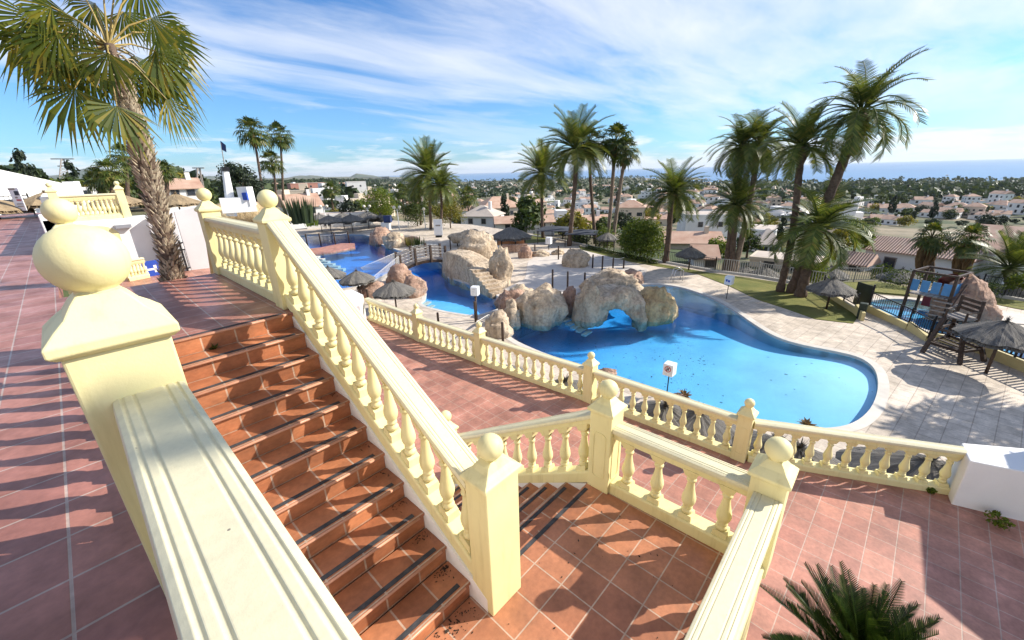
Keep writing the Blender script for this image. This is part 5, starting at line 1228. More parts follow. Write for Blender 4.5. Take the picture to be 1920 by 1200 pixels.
# ------------------------------------------------------------------ left hand buildings
wl, wr = W(140, 534, -2.2), W(392, 496, -2.2); ax = (wr-wl); Lw = ax.length; ax = ax.normalized(); nb_ = Vector((-ax.y, ax.x, 0))
if nb_.dot(wl-EYE) < 0: nb_ = -nb_
ab = thing('arcade_building', 'white poolside building with a yellow edged arch and a cream balustrade roof', 'building', (0, 0, 0))
top = hz(270, 407, W(270, 515, -2.2)); H_ = top+2.2
def bwall(m, u0, u1, z0, z1, d0=0, d1=1.3): 
    a, b = wl+ax*u0, wl+ax*u1; vs = [(*(p+nb_*d)[:2], z) for z in (z0, z1) for p, d in ((a, d0), (b, d0), (b, d1), (a, d1))]
    m.add(vs, [(3, 2, 1, 0), (4, 5, 6, 7), (0, 1, 5, 4), (1, 2, 6, 5), (2, 3, 7, 6), (3, 0, 4, 7)])
def uat(px): 
    d = ray(px, 500); n2 = Vector((nb_.x, nb_.y)); t = (wl.x*nb_.x+wl.y*nb_.y)/(d.x*nb_.x+d.y*nb_.y); p = Vector((d.x*t, d.y*t, 0)); return (p-Vector((wl.x, wl.y, 0))).dot(ax)
ua0, ua1 = uat(178), uat(232); zar = hz(205, 432, wl+ax*(ua0+ua1)/2)
m = MB(); bwall(m, uat(146), ua0, -2.3, top); bwall(m, ua1, Lw*.82, -2.3, top); bwall(m, ua0, ua1, zar, top)
m.build('wall', M['white'], ab)
arc = MB(); n = 16; uc, ur = (ua0+ua1)/2, (ua1-ua0)/2; zs = zar-ur*.55
def ap(u, z, d): p = wl+ax*u+nb_*d; return (p.x, p.y, z)
pin = [ap(uc-ur*cos(pi*i/n), zs+ur*.55*sin(pi*i/n), -.06) for i in range(n+1)]; pin = [ap(ua0, -2.2, -.06)]+pin+[ap(ua1, -2.2, -.06)]
po = [ap(uc-(ur+.22)*cos(pi*i/n), zs+(ur*.55+.22)*sin(pi*i/n), -.06) for i in range(n+1)]; po = [ap(ua0-.22, -2.2, -.06)]+po+[ap(ua1+.22, -2.2, -.06)]
k = len(pin); back = [(x+nb_.x*.4, y+nb_.y*.4, z) for x, y, z in pin]
arc.add(pin+po+back, [(i, i+1, k+i+1, k+i) for i in range(k-1)]+[(i, 2*k+i, 2*k+i+1, i+1) for i in range(k-1)]); arc.build('arch_moulding', M['yellow'], ab)
fl_ = MB(); sp2 = [ap(uc-ur*cos(pi*i/n), zs+ur*.55*sin(pi*i/n), .02) for i in range(n+1)]; tp2 = [ap(uc-ur*cos(pi*i/n), zar+.01, .02) for i in range(n+1)]
fl_.add(sp2+tp2, [(i, i+1, n+1+i+1, n+1+i) for i in range(n)]); fl_.build('arch_spandrel', M['white'], ab)
u_l = uat(232); zl_ = hz(232, 424, wl+ax*u_l)
m = MB(); m.obox(Vector(ap(u_l+.4, zl_, -.12)), (.5, .22, .14), atan2(ax.y, ax.x)); m.build('wall_light', M['steel'], ab)
bl = Vector(ap(uat(148), top, .25)); br_ = Vector(ap(Lw*.50, top, .25))
balustrade('small cream balustrade on the roof of the white arcade building', bl, br_, 14, 1.0, group=None, seg=8)
for u, n_ in ((Lw*.08, 'left of the big palm'), (Lw*.50, 'touching the big palm')):
    post('little cream roof post on the arcade building, '+n_, ap(u, top, .25), 1.12, .26, .26, .09, group=None)
# descending white wall to the right with rocks
ww = MB(); q0, q1, q2 = Vector(ap(Lw*.62, 0, -.3)), Vector(ap(Lw*.82, 0, -.6)), Vector(ap(Lw*1.02, 0, -.9))
P8_ = [hz(325, 402, q0), hz(352, 394, q1), hz(385, 384, q2)]
for (a, b, za, zb) in ((q0, q1, P8_[0], P8_[1]), (q1, q2, P8_[1], P8_[2])):
    n_ = Vector((-(b-a).y, (b-a).x, 0)).normalized()*.2; ww.add([(*(a-n_)[:2], -2.4), (*(b-n_)[:2], -2.4), (*(b+n_)[:2], -2.4), (*(a+n_)[:2], -2.4), (*(a-n_)[:2], za), (*(b-n_)[:2], zb), (*(b+n_)[:2], zb), (*(a+n_)[:2], za)], [(3, 2, 1, 0), (4, 5, 6, 7), (0, 1, 5, 4), (1, 2, 6, 5), (2, 3, 7, 6), (3, 0, 4, 7)])
tag(ww.build('garden_wall', M['white'], bevel=.03), 'white garden wall rising behind the big palm trunk towards the corner post', 'wall')
# blue sign and small railing by the arcade
sb = W(280, 512, -2.2)-nb_*.9; st = thing('standing_sign', 'blue square sign with white lettering lines by the arcade wall', 'sign', sb, atan2(ax.y, ax.x))
zt = hz(280, 489, sb)-sb.z; MB().box(-.34, .34, -.02, .02, zt-.75, zt).build('panel', M['signblue'], st)
m = MB(); m.box(-.22, -.12, -.026, -.021, zt-.5, zt-.2); m.box(.1, .2, -.026, -.021, zt-.5, zt-.2); m.box(-.2, .2, -.026, -.021, zt-.4, zt-.32); m.build('white_symbol', M['signwhite'], st)
MB().box(-.03, .03, -.02, .02, 0, zt-.7).build('leg', M['black'], st)
balustrade('low cream balustrade on the lower walkway left of the blue sign', W(238, 524, -2.2)-nb_*.5, W(276, 517, -2.2)-nb_*.5, 6, .85, group=None, seg=8)
fence('iron_gate', 'dark iron railing gate right of the blue sign behind the palm trunk', [sb+ax*.6, sb+ax*2.0], 1.0, 'black', 1.4, .16, cat='gate')
fence('iron_gate', 'dark iron railing right of the big palm trunk foot', [W(352, 508, -2.2), W(372, 503, -2.2)], 1.3, 'black', 1.2, .16, cat='gate')
# parapet along the upper terrace and far end pieces
pw = thing('parapet_wall', 'white parapet wall with square posts running along the far upper terrace', 'wall')
MB().box(-.34, -.12, 15, 36, 0, .78).build('wall', M['white'], pw)
for i in range(7): y = 15+3.0*i; MB().box(-.38, -.08, y, y+.4, 0, 1.15 if i > 2 else .92).build('post', M['white'], pw, .02)
fence('iron_fence', 'dark iron railing across the far end of the upper terrace', [(-1.0, 36.5, 0), (-3.2, 37.2, 0)], 1.1, 'black', 1.6, .18)
tag(MB().obox((-5.2, 37.4, .35), (3.6, .5, .75), .15).build('planter_wall', M['rockb'], bevel=.04), 'stone planter wall at the far left end of the upper terrace', 'planter')
# long white building on the far left
lb_ = thing('long_building', 'long white building with a sloping roof line at the far left edge', 'building')
D_ = 62; pts = [(-90, 312), (0, 318), (124, 345), (136, 352)]; c0, c1 = at_d(-120, 400, D_-8), at_d(139, 400, D_+8); axb = (c1-c0).normalized(); nbk = Vector((-axb.y, axb.x, 0)); nbk = nbk if nbk.dot(c0) > 0 else -nbk
prof = []
for px, py in pts:
    d = ray(px, py); t = (c0.x*nbk.x+c0.y*nbk.y)/(d.x*nbk.x+d.y*nbk.y); p = EYE+d*t; prof.append(p)
v0 = [(p.x, p.y, -3) for p in prof]+[(p.x, p.y, p.z) for p in prof]; n = len(prof); v1 = [(x+nbk.x*14, y+nbk.y*14, z) for x, y, z in v0]
m = MB(); m.add(v0+v1, [(i, i+1, n+i+1, n+i) for i in range(n-1)]+[(n+i, n+i+1, 3*n+i+1, 3*n+i) for i in range(n-1)]+[(n-1, 3*n-1, 4*n-1, 2*n-1)[::1]]+[(0, n, 3*n, 2*n)]); m.build('wall', M['white'], lb_)
m = MB(); m.obox(prof[2]+axb*.4-nbk*.3+Vector((0, 0, -.5)), (1.3, 1.0, 1.6), atan2(axb.y, axb.x)); m.build('chimney_block', M['white'], lb_)
def onb(px, py, off=.05): d = ray(px, py); t = (c0.x*nbk.x+c0.y*nbk.y)/(d.x*nbk.x+d.y*nbk.y); return EYE+d*t-nbk*off
m = MB(); m.obox(onb(30, 390), (4.5, .1, 1.6), atan2(axb.y, axb.x)); m.build('window', M['glass'], lb_)
bd_ = thing('notice_board', 'leaning white notice board with grey picture and red line on the far terrace', 'sign', at_d(42, 395, 33)); rzb = atan2(RT.y, RT.x)-.1
hb = hz(35, 352, bd_.location)-bd_.location.z; kb = (Vector(bd_.location)-EYE).dot(fw)/FPX; wb = 26*kb*.8
def bpart(nm, x0, x1, z0, z1, mt_, off): m = MB(); m.obox(((x0+x1)/2*wb, -off, hb*(z0+z1)/2), ((x1-x0)*wb, .03, hb*(z1-z0))); o = m.build(nm, M[mt_], bd_); o.rotation_euler = (0, 0, rzb); return o
bpart('panel', -.5, .5, .0, 1, 'signwhite', 0); bpart('header', -.5, .15, .92, .99, 'greywood', .02); bpart('picture', .0, .4, .68, .86, 'canvas', .02); bpart('picture', -.1, .12, .55, .62, 'greywood', .02); bpart('red_line', -.05, .38, .44, .5, 'signred', .02); bpart('text_lines', -.2, .4, .28, .32, 'greywood', .02); bpart('text_lines', -.2, .4, .18, .22, 'greywood', .02)
# white tower with cross arms of flags, behind the stair top
tb = at_d(435, 405, 40); tw = thing('monument', 'white slender tower on a white wall block behind the landing post', 'monument', tb); k = (tb-EYE).dot(fw)/FPX; th_ = hz(420, 318, tb)-tb.z
m = MB(); m.tube([(0, 0, 0), at_d(429, 360, 40)-tb, at_d(422, 318, 40)-tb], [.36, .30, .22], 6, sm=False); m.build('shaft', M['white'], tw)
m = MB(); m.obox(at_d(422, 317, 40)-tb, (.5, .5, .3)); m.build('lamp_head', M['black'], tw)
m = MB(); m.tube([at_d(422, 317, 40)-tb, at_d(414, 268, 40)-tb], .03, 5); m.build('flagpole', M['greywood'], tw)
fm = MB(); f0, f1 = at_d(413, 264, 40)-tb, at_d(415, 280, 40)-tb; sd = RT*.32; fm.add([f0, f1, f1+sd+Vector((0, 0, -.2)), f0+sd+Vector((0, 0, -.3)), *(p+Vector((.02, .02, 0)) for p in (f0, f1, f1+sd+Vector((0, 0, -.2)), f0+sd+Vector((0, 0, -.3))))], [(0, 1, 2, 3), (7, 6, 5, 4)]); fm.build('flag', M['cloth_blue'], tw)
m = MB(); m.obox(at_d(447, 384, 39.5)-tb, (2.3, 1.0, 1.1), atan2(RT.y, RT.x)+.6); m.obox(at_d(462, 368, 39.5)-tb, (.8, .8, 1.4), atan2(RT.y, RT.x)); m.build('base_wall', M['white'], tw)
m = MB(); m.obox(at_d(460, 368, 39)-tb, (.35, .2, .55), atan2(RT.y, RT.x)); m.build('blue_panel', M['signblue'], tw)
# electricity pylon and pole
for (x, yb, yt, D_, nm, arms) in ((121, 322, 298, 150, 'lattice electricity pylon on the left horizon', (5.5, 3.5)), (376, 360, 315, 120, 'thin electricity pole right of the big palm', (2.6,))):
    b = at_d(x, yb+14, D_); tt = at_d(x-4, yt, D_)-b; t = thing('electricity_pole', nm, 'pylon', b); m = MB(); s = .9
    for sx, sy in ((-s, -s), (s, -s), (s, s), (-s, s)): m.bar((sx, sy, 0), (tt.x+sx*.25, tt.y+sy*.25, tt.z), .16)
    for i in range(7):
        f0, f1 = i/7, (i+1)/7
        for sg in (-1, 1): m.bar((tt.x*f0-sg*s*(1-.75*f0), tt.y*f0-s*(1-.75*f0), tt.z*f0), (tt.x*f1+sg*s*(1-.75*f1), tt.y*f1-s*(1-.75*f1), tt.z*f1), .1)
    m.build('lattice', M['greywood'], t)
    for i, a in enumerate(arms): MB().bar(tt-RT*a/2-Vector((0, 0, i*1.6)), tt+RT*a/2-Vector((0, 0, i*1.6)), .22).build('cross_arm', M['greywood'], t)

# ------------------------------------------------------------------ neighbours just outside the view, towards the sun: they cast the shade on the terraces
pv = thing('garden_pavilion', 'thatched garden pavilion standing to the right of the middle terrace', 'pavilion', (0, 0, zM))
rf = [(11.6, -3.72), (9.75, -3.79), (9.30, -4.5), (8.1, -8.4), (12.4, -9.4)]; m = MB(); m.prism(rf[::-1], 2.45, 2.75, bottom=True)
for i in range(360):
    j = R.randrange(4); a, b = Vector((*rf[j], 2.6)), Vector((*rf[j+1], 2.6)); p = a.lerp(b, R.random()); d = (b-a).normalized(); n_ = Vector((d.y, -d.x, 0)); n_ = n_ if (p-Vector((10.3, -6, 2.6))).dot(n_) > 0 else -n_; m.add([p-d*.04, p+d*.04, p+n_*R.uniform(.06, .22)+Vector((0, 0, -R.uniform(0, .2)))], [(0, 1, 2)])
m.build('thatched_roof', M['thatchtan'], pv)
for x, y in ((11.2, -4.3), (9.95, -4.3), (8.6, -8.0), (11.9, -8.9)): MB().tube([(x, y, -3), (x, y, 2.5)], .09, 8).build('post', M['wood'], pv)
def shade_palm(label, base, top, r, kind):
    t = thing('fan_palm', label, 'palm tree', base, 0, 'palm trees'); d = Vector(top)-Vector(base); MB().tube([(0, 0, -.2), d*.5, d], [.14, .10, .08], 8).build('trunk', M['bark'], t)
    c = bpy.data.objects.new('crown', crown_data(kind)); COL.objects.link(c); c.parent = t; c.location = d; c.scale = (r, r, r)
sp_ = Vector((.06, 1.60, .84))+SUN*11; shade_palm('unseen slim fan palm added out of view to shade the near post', (sp_.x+.6, sp_.y-.5, zP), sp_, .36, 'fan2')  # palm put in out of view, sized only to shade the near rail and post
q_ = W(1850, 800, zP)+SUN*11.5; shade_palm('bushy fan palm by the deck beyond the near white block', (q_.x+.3, q_.y-.4, zP), q_, 2.3, 'fan0')
q_ = W(1905, 815, zP)+SUN*12; shade_palm('tall fan palm by the deck beyond the near white block', (q_.x+.3, q_.y-.4, zP), q_, 1.9, 'fan1')

for lab_, q, r_ in (('leafy green weed growing at the foot of the near white block', W(1868, 984, zM), .20), ('small green weed under the last balusters of the pool side balustrade', W(1742, 922, zM), .10)):
    o = leafblob(150, r_, r_*.55, .035, 9, 12, name='weed', mat='leafbright'); o.location = q; tag(o, lab_, 'weed')
t = thing('banner_stand', 'tall white banner standing by the lamps behind the footbridge', 'sign', W(823, 445, zP), atan2(RT.y, RT.x)); hb2 = hz(823, 411, t.location)-zP
MB().box(-.55, .55, -.04, .04, .25, hb2).build('panel', M['signwhite'], t, .01); MB().box(-.4, .4, -.15, .15, 0, .25).build('foot', M['black'], t); MB().box(-.3, .3, -.05, -.041, hb2*.62, hb2*.7).build('printed_lines', M['greywood'], t)
t = thing('covered_stand', 'small stand with a navy cover and white front beside the globe lamps', 'stand', W(726, 431, zP), atan2(RT.y, RT.x))
MB().box(-.7, .5, -.5, .5, 0, 1.1).build('counter', M['signwhite'], t, .02); MB().box(-.2, .8, -.6, .55, 1.1, 2.1).build('cover', M['cloth_blue'], t, .08)
# ------------------------------------------------------------------ villas and town
def gable(m, w, d, z, rise, ov=.35, mi=0, hip=False):
    a, b = w/2+ov, d/2+ov; r = a-(d/2 if hip else 0); vs = [(-a, -b, z), (a, -b, z), (a, b, z), (-a, b, z), (-r, 0, z+rise), (r, 0, z+rise)]
    m.add(vs, [(0, 1, 5, 4), (2, 3, 4, 5), (1, 2, 5), (3, 0, 4), (3, 2, 1, 0)], mi=mi)
def win_boxes(m, w, d, h, floors, n, mi, rr):
    for f in range(floors):
        z = 1.0+f*2.9
        for sgn in (-1, 1):
            for i in range(n):
                x = -w/2+w*(i+.5)/n+rr.uniform(-.3, .3); ww = rr.uniform(.8, 1.6); y = sgn*(d/2+.015); m.box(x-ww/2, x+ww/2, y-.03, y+.03, z, z+rr.choice([1.1, 1.1, 1.7]), mi)
            for i in range(max(1, n-1)):
                y = -d/2+d*(i+.5)/max(1, n-1); ww = .9; x = sgn*(w/2+.015); m.box(x-.03, x+.03, y-ww/2, y+ww/2, z, z+1.2, mi)
HM = {}
def house_mesh(kind):
    if kind in HM: return HM[kind]
    rr = random.Random(sum(map(ord, kind))); v = int(kind[-1]); m = MB(); w, d = (11, 8.5) if v % 2 else (9, 8); fl = 1 if v in (1, 4) else 2; h = 3.1*fl+.3
    m.box(-w/2, w/2, -d/2, d/2, -5, h, 0); roofm = 1
    if kind.startswith('flat'):
        m.box(-w/2-.05, w/2+.05, -d/2-.05, d/2+.05, h, h+.45, 0); m.box(-w/2+.25, w/2-.25, -d/2+.25, d/2-.25, h+.3, h+.452, 2)
        m.box(w*.05, w*.42, -d*.3, d*.4, h+.4, h+2.9, 0); m.box(-w/2-3, -w/2, -d/2, d/2*.4, -5, 3.1, 0)
    elif kind.startswith('gable'):
        gable(m, w, d, h, d*.24, mi=1); m.box(w*.2, w*.2+.8, -.4, .4, h, h+d*.24+.9, 0); m.box(-w/2-3.4, -w/2-.0, -d/2+1, d/2-1, -5, 2.8, 0); m.add([(-w/2-3.8, -d/2+.6, 2.8), (-w/2, -d/2+.6, 3.6), (-w/2, d/2-.6, 3.6), (-w/2-3.8, d/2-.6, 2.8)], [(0, 1, 2, 3)], mi=1)
    else:
        gable(m, w, d, h, d*.26, mi=1, hip=True); m.box(w/2, w/2+3.5, -d/2, d/2*.5, -5, 2.9, 0); m.box(w/2, w/2+3.7, -d/2-.2, d/2*.55, 2.9, 3.05, 1); m.box(-w*.25, -w*.25+.7, -.3, .4, h, h+d*.26+.7, 0)
    win_boxes(m, w, d, h, fl, 3, 3, rr); wallm = {'w': 'bwhite', 'c': 'bcream', 'o': 'bochre'}[kind.split('_')[1][0]]
    o = m.build('house', [M[wallm], M['rooffar'], M['roofpale'], M['glass']]); HM[kind] = o.data; COL.objects.unlink(o); bpy.data.objects.remove(o); return HM[kind]
TOWN = []
def far_house(p, kind, rz, s):
    o = bpy.data.objects.new('house', house_mesh(kind)); COL.objects.link(o); o.location = p; o.rotation_euler = (0, 0, rz); o.scale = (s, s, s); o['category'] = 'house'; o['group'] = 'houses of the town below the pools'
    col = {'w': 'white', 'c': 'cream', 'o': 'ochre'}[kind.split('_')[1][0]]; rf = {'flat': 'flat roofed', 'gabl': 'gable roofed', 'hip_': 'hip roofed'}[kind[:4] if not kind.startswith('hip') else 'hip_']
    v = int(kind[-1]); TOWN.append((o, col+' '+('low ' if v in (1, 4) else 'two storey ')+rf+' house', p)); return o
def near_house(label, bx, by, wpx, D, kind, rz_off=0, storeys=1, depth=8.0, roof='roof', wallm='bwhite', rise=.25, win=((.3, .5), (.7, .5)), hpx=None):
    b = at_d(bx, by, D); k = (b-EYE).dot(fw)/FPX; w = wpx*k; rz = atan2(b.y, b.x)-pi/2+rz_off; t = thing('villa', label, 'house', b, rz, 'villas just below the pool terrace'); d = depth
    h = hpx*k if hpx else 2.9*storeys; m = MB(); m.box(-w/2, w/2, 0, d, -6, h); m.build('wall', M[wallm], t)
    m = MB()
    if kind == 'flat':
        m.box(-w/2-.1, w/2+.1, -.1, d+.1, h, h+.35); m.build('parapet', M[wallm], t); MB().box(-w/2+.2, w/2-.2, .2, d-.2, h+.2, h+.36).build('roof', M['roofpale'], t)
    else:
        a, b_, r = w/2+.3, .4, d*rise; rr_ = w/2-(d/2 if kind == 'hip' and w > d else (w*.45 if kind == 'hip' else -.3)); vs = [(-a, -b_, h), (a, -b_, h), (a, d+b_, h), (-a, d+b_, h), (-rr_, d/2, h+r), (rr_, d/2, h+r)]
        m.add(vs, [(0, 1, 5, 4), (2, 3, 4, 5), (1, 2, 5), (3, 0, 4)]); m.add([(x, y, z-.12) for x, y, z in vs[:4]], [(3, 2, 1, 0)]); n0 = len(m.v); m.add([(x, y, z) for z in (h-.12, h) for x, y in ((-a, -b_), (a, -b_), (a, d+b_), (-a, d+b_))], [(0, 1, 5, 4), (1, 2, 6, 5), (2, 3, 7, 6), (3, 0, 4, 7)])
        m.uv = lambda v: ((v[0]) if kind != 'hip' else v[0], v[1]); m.build('roof', M[roof], t)
        if d > 5: MB().box(w*.22, w*.22+.6, d*.4, d*.4+.6, h, h+r+.8).build('chimney', M[wallm], t)
    for fx, fz in win:
        x = -w/2+w*fx; z = h*fz; fr_ = MB().box(x-.55, x+.55, -.07, .02, z-.6, z+.6).build('window', M['greywood'], t); MB().box(x-.47, x+.47, -.09, -.071, z-.52, z+.52).build('pane', M['glass'], fr_)
    return t
near_house('white villa with a wide clay tile roof behind the skirted palms', 1702, 521, 150, 59, 'gable', -.30, 1, 4.6, 'roofvilla', rise=.26, win=((.28, .52),), hpx=45)
near_house('white wing of the tile roofed villa at its right end', 1822, 524, 76, 60, 'gable', -.9, 1, 6, 'rooffar', rise=.2, win=((.3, .6),), hpx=58)
near_house('small annex with a short clay tile roof left of the white villa', 1594, 514, 38, 57, 'gable', -.3, 1, 3, 'roofvilla', rise=.35, win=((.6, .4),), hpx=20)
near_house('villa with a big orange hip roof left of the small date palm', 945, 410, 82, 125, 'hip', .4, 1, 10, 'rooffar', 'bcream', .30, hpx=20)
near_house('long low pink tile roof right behind the orange hut', 985, 432, 110, 86, 'gable', .1, 1, 6, 'rooffar', 'bwhite', .2, win=((.2, .5), (.5, .5), (.8, .5)), hpx=14)
near_house('white house with a slanting white gable behind the bridge end', 895, 424, 66, 92, 'hip', -.4, 1, 7, 'roofpale', 'bwhite', .3, hpx=18)
near_house('low white and terracotta house behind the tallest central palm', 1110, 436, 76, 84, 'gable', .3, 1, 7, 'rooffar', 'bwhite', .2, hpx=16)
near_house('pale terracotta roofed villa right of the round bright tree', 1300, 478, 100, 66, 'gable', .2, 1, 7, 'rooffar', 'bcream', .18, win=((.5, .5),), hpx=22)
near_house('white cubic villa with terraces left of the palm cluster', 1330, 436, 88, 105, 'flat', .3, 2, 8, hpx=30)
near_house('white stepped villa between the palm cluster and the cypress', 1412, 468, 62, 84, 'flat', -.2, 2, 7, hpx=34)
near_house('little white house with a white pyramid roof by the cypress', 1438, 482, 40, 72, 'hip', .2, 1, 5, 'roofpale', 'bwhite', .4, hpx=24)
near_house('low white house with an orange roof corner beside the lawn fence', 1322, 498, 40, 50, 'gable', .2, 1, 4, 'rooffar', 'bwhite', .3, win=((.7, .5),), hpx=14)
near_house('cream garden building with a jagged parapet behind the grey picket fence', 1465, 508, 110, 52, 'flat', -.1, 1, 4, wallm='bcream', hpx=16)
near_house('white house with pale terraces above the white villa roof', 1560, 402, 70, 190, 'flat', .2, 2, 10, hpx=18)
near_house('red brick apartment row far behind the fan palm trio', 582, 362, 62, 300, 'flat', .2, 3, 12, wallm='bpink', hpx=17, win=((.1, .3), (.25, .7), (.4, .3), (.55, .7), (.7, .3), (.85, .7)))
near_house('white villa block on the ridge left of the weeping tree', 670, 356, 34, 330, 'flat', .1, 2, 12, hpx=14)
near_house('white low garden house behind the row of dark parasols', 640, 424, 116, 74, 'flat', .05, 1, 5, hpx=18, win=((.3, .5), (.6, .5), (.85, .5)))
near_house('red tiled roof house behind the cactus like clump', 575, 404, 62, 95, 'gable', .2, 1, 8, 'rooffar', 'bwhite', .3, hpx=16)
near_house('pink roofed bungalow at the right edge of the town', 1880, 470, 120, 92, 'gable', -.3, 1, 9, 'rooffar', 'bwhite', .2, hpx=16)
near_house('white bungalow in the trees left of the big palm', 148, 372, 60, 75, 'flat', .1, 1, 6, hpx=14)
near_house('white bungalow with a red roof right of the big palm', 345, 366, 60, 82, 'gable', .1, 1, 6, 'rooffar', 'bwhite', .25, hpx=12)
used = []
def free(px, py, wx, wy):
    for x, y, a, b in used:
        if abs(x-px) < (a+wx)*.5 and abs(y-py) < (b+wy)*.5: return False
    return True
KH = ['flat_w1', 'flat_w2', 'flat_w3', 'gable_w1', 'gable_w2', 'gable_w4', 'hip_w1', 'hip_w2', 'gable_c1', 'hip_c2', 'flat_c2', 'flat_w1', 'gable_w4', 'gable_w3', 'hip_w4']
RH = random.Random(21); cnt = 0
for tr_ in range(9000):
    if cnt >= 292: break
    px = RH.uniform(430, 1935); hy = 331-(px-960)*.028; py = hy+10+RH.random()**1.25*105
    if px < 860: py = hy+9+RH.random()*55
    if px > 1450 and RH.random() < (.8 if py < hy+62 else .45): continue      # wooded slope towards the right
    p, t = march(px, py)
    if p is None or t < 120 or t > 2600: continue
    k = (p-EYE).dot(fw)/FPX; s = RH.uniform(.7, 1.0); wx = 13*s/k*.55; wy = 5*s/k*.4+1.5
    if not free(px, py, wx, wy): continue
    used.append((px, py, wx, wy)); far_house(Vector((p.x, p.y, gz(p.x, p.y))), RH.choice(KH), atan2(p.y, p.x)-pi/2+RH.uniform(-.7, .7), s); cnt += 1
# trees of the town
kinds = ['round:1', 'round:2', 'pine:1', 'pine:2', 'dark:1', 'bright:1', 'round:3', 'yellow:2']
cnt = 0; tu = []
for tr_ in range(9000):
    if cnt >= 290: break
    px = RH.uniform(-20, 1935); hy = 331-(px-960)*.028; py = hy+8+RH.random()**1.2*115
    if px < 520: py = hy+6+RH.random()*45
    elif px < 860: py = hy+8+RH.random()*64
    p, t = march(px, py)
    if p is None or t < 70 or t > 1500: continue
    k = (p-EYE).dot(fw)/FPX; r = RH.uniform(2.4, 4.6); wx = 2*r/k*.55
    if any(abs(x-px) < (a+wx)*.42 and abs(y-py) < 6 for x, y, a in tu): continue
    hit = any(abs(x-px) < a*.5 and -b*.9 < (py-y) < b*.2 for x, y, a, b in used)
    if hit: continue
    tu.append((px, py, wx)); kd = RH.choice(kinds if px < 1450 else kinds+['pine:1', 'pine:2', 'dark:1', 'dark:1']); h = r*RH.uniform(1.3, 1.9)
    if RH.random() < .09: kd = 'cyp:1'; r *= 1.1; h = r*2.6
    o = bpy.data.objects.new('tree', tmesh(kd)); COL.objects.link(o); o.location = (p.x, p.y, gz(p.x, p.y)-.2); hh = {'pine': 1.05}.get(kd.split(':')[0], .9)
    o.scale = (r, r, h/(2*hh)); o.rotation_euler = (0, 0, RH.uniform(0, 6.28)); o['category'] = 'tree'; o['group'] = 'trees scattered through the town'
    TOWN.append((o, {'round': 'round green tree', 'pine': 'spreading pine tree', 'dark': 'dark evergreen tree', 'bright': 'bright green tree', 'yellow': 'yellow green tree', 'cyp': 'slender dark cypress'}[kd.split(':')[0]], Vector(o.location))); cnt += 1
# far woodland, one mass
wm = MB(); rr = random.Random(5); done = 0
for tr_ in range(16000):
    if done > 4300: break
    px = rr.uniform(-60, 1990); hy = 331-(px-960)*.028
    py = hy+2+rr.random()**(1.6 if px > 1420 else 2.4)*(70 if px > 1420 else 44)
    p, t = march(px, py)
    if p is None or t < 220 or t > 5200: continue
    if any(abs(x-px) < a*.5+2 and -b*.8 < (py-y) < b*.6 for x, y, a, b in used if abs(x-px) < 60) and rr.random() < .93: continue
    z = gz(p.x, p.y)
    if z < -61: continue
    r = rr.uniform(3, 5.5)*(1+t/2500); hgt = r*rr.uniform(.9, 1.35); 
    for i in range(11):
        a = rr.uniform(0, 6.28); u = rr.uniform(-.2, 1); q = sqrt(max(0, 1-u*u))*r*.8; c = Vector((p.x+q*cos(a), p.y+q*sin(a), z+hgt*(.6+u*.55))); s = r*rr.uniform(.25, .5); nn = Vector((rr.gauss(0, 1), rr.gauss(0, 1), rr.gauss(0, 1)+.8)).normalized(); e = nn.orthogonal().normalized()*s; f = nn.cross(e)*.75
        wm.add([c-e, c-f, c+e, c+f], [(0, 1, 2, 3)])
    done += 1
tag(wm.build('distant_woodland', M['pine']), kind='stuff')
# roads between the houses
# ------------------------------------------------------------------ labels for the town: what each one stands beside
LM = [(60, 'the long white building'), (235, 'the big palm'), (370, 'the electricity pole'), (440, 'the white tower'), (505, 'the fan palm trio'), (605, 'the far pool'), (716, 'the weeping tree'), (800, 'the stout date palm'), (865, 'the bridge end'), (945, 'the orange hut'), (1016, 'the lone date palm'), (1078, 'the tallest central palm'), (1160, 'the twin fan palms'), (1215, 'the round bright tree'), (1264, 'the bushy date palm'), (1335, 'the lawn parasol'), (1395, 'the palm cluster'), (1456, 'the black cypress'), (1505, 'the curved palm'), (1545, 'the low date palm'), (1612, 'the tallest leaning palm'), (1690, 'the white villa'), (1780, 'the skirted palms'), (1880, 'the right edge')]
def ordn(i, n):
    W_ = ['leftmost', 'second from left', 'third from left', 'fourth from left', 'fifth from left', 'sixth from left', 'seventh from left', 'eighth from left']
    if i == n-1 and n > 1: return 'rightmost'
    return W_[min(i, 7)]
gr = {}
for o, desc, p in TOWN:
    q = proj(p); r = hypot(p.x, p.y); lx, nm = min(LM, key=lambda l: abs(l[0]-q[0])); rel = 'left of' if q[0] < lx-4 else ('right of' if q[0] > lx+4 else 'straight behind')
    band = 'nearby' if r < 150 else 'midway down' if r < 320 else 'far' if r < 800 else 'very distant'
    gr.setdefault((desc, band, rel, nm), []).append((q[0], o))
for (desc, band, rel, nm), lst in gr.items():
    lst.sort(key=lambda e: e[0])
    for i, (_, o) in enumerate(lst):
        base = f'{band} {desc} {rel} {nm}' if band in ('nearby', 'very distant', 'far') else f'{desc} {band} the slope {rel} {nm}'
        lab_ = base if len(lst) == 1 else f'{ordn(i, len(lst))} {base}'
        w_ = lab_.split(); o['label'] = lab_ if len(w_) <= 16 else ' '.join(x for x in w_ if x not in ('the', 'storey'))
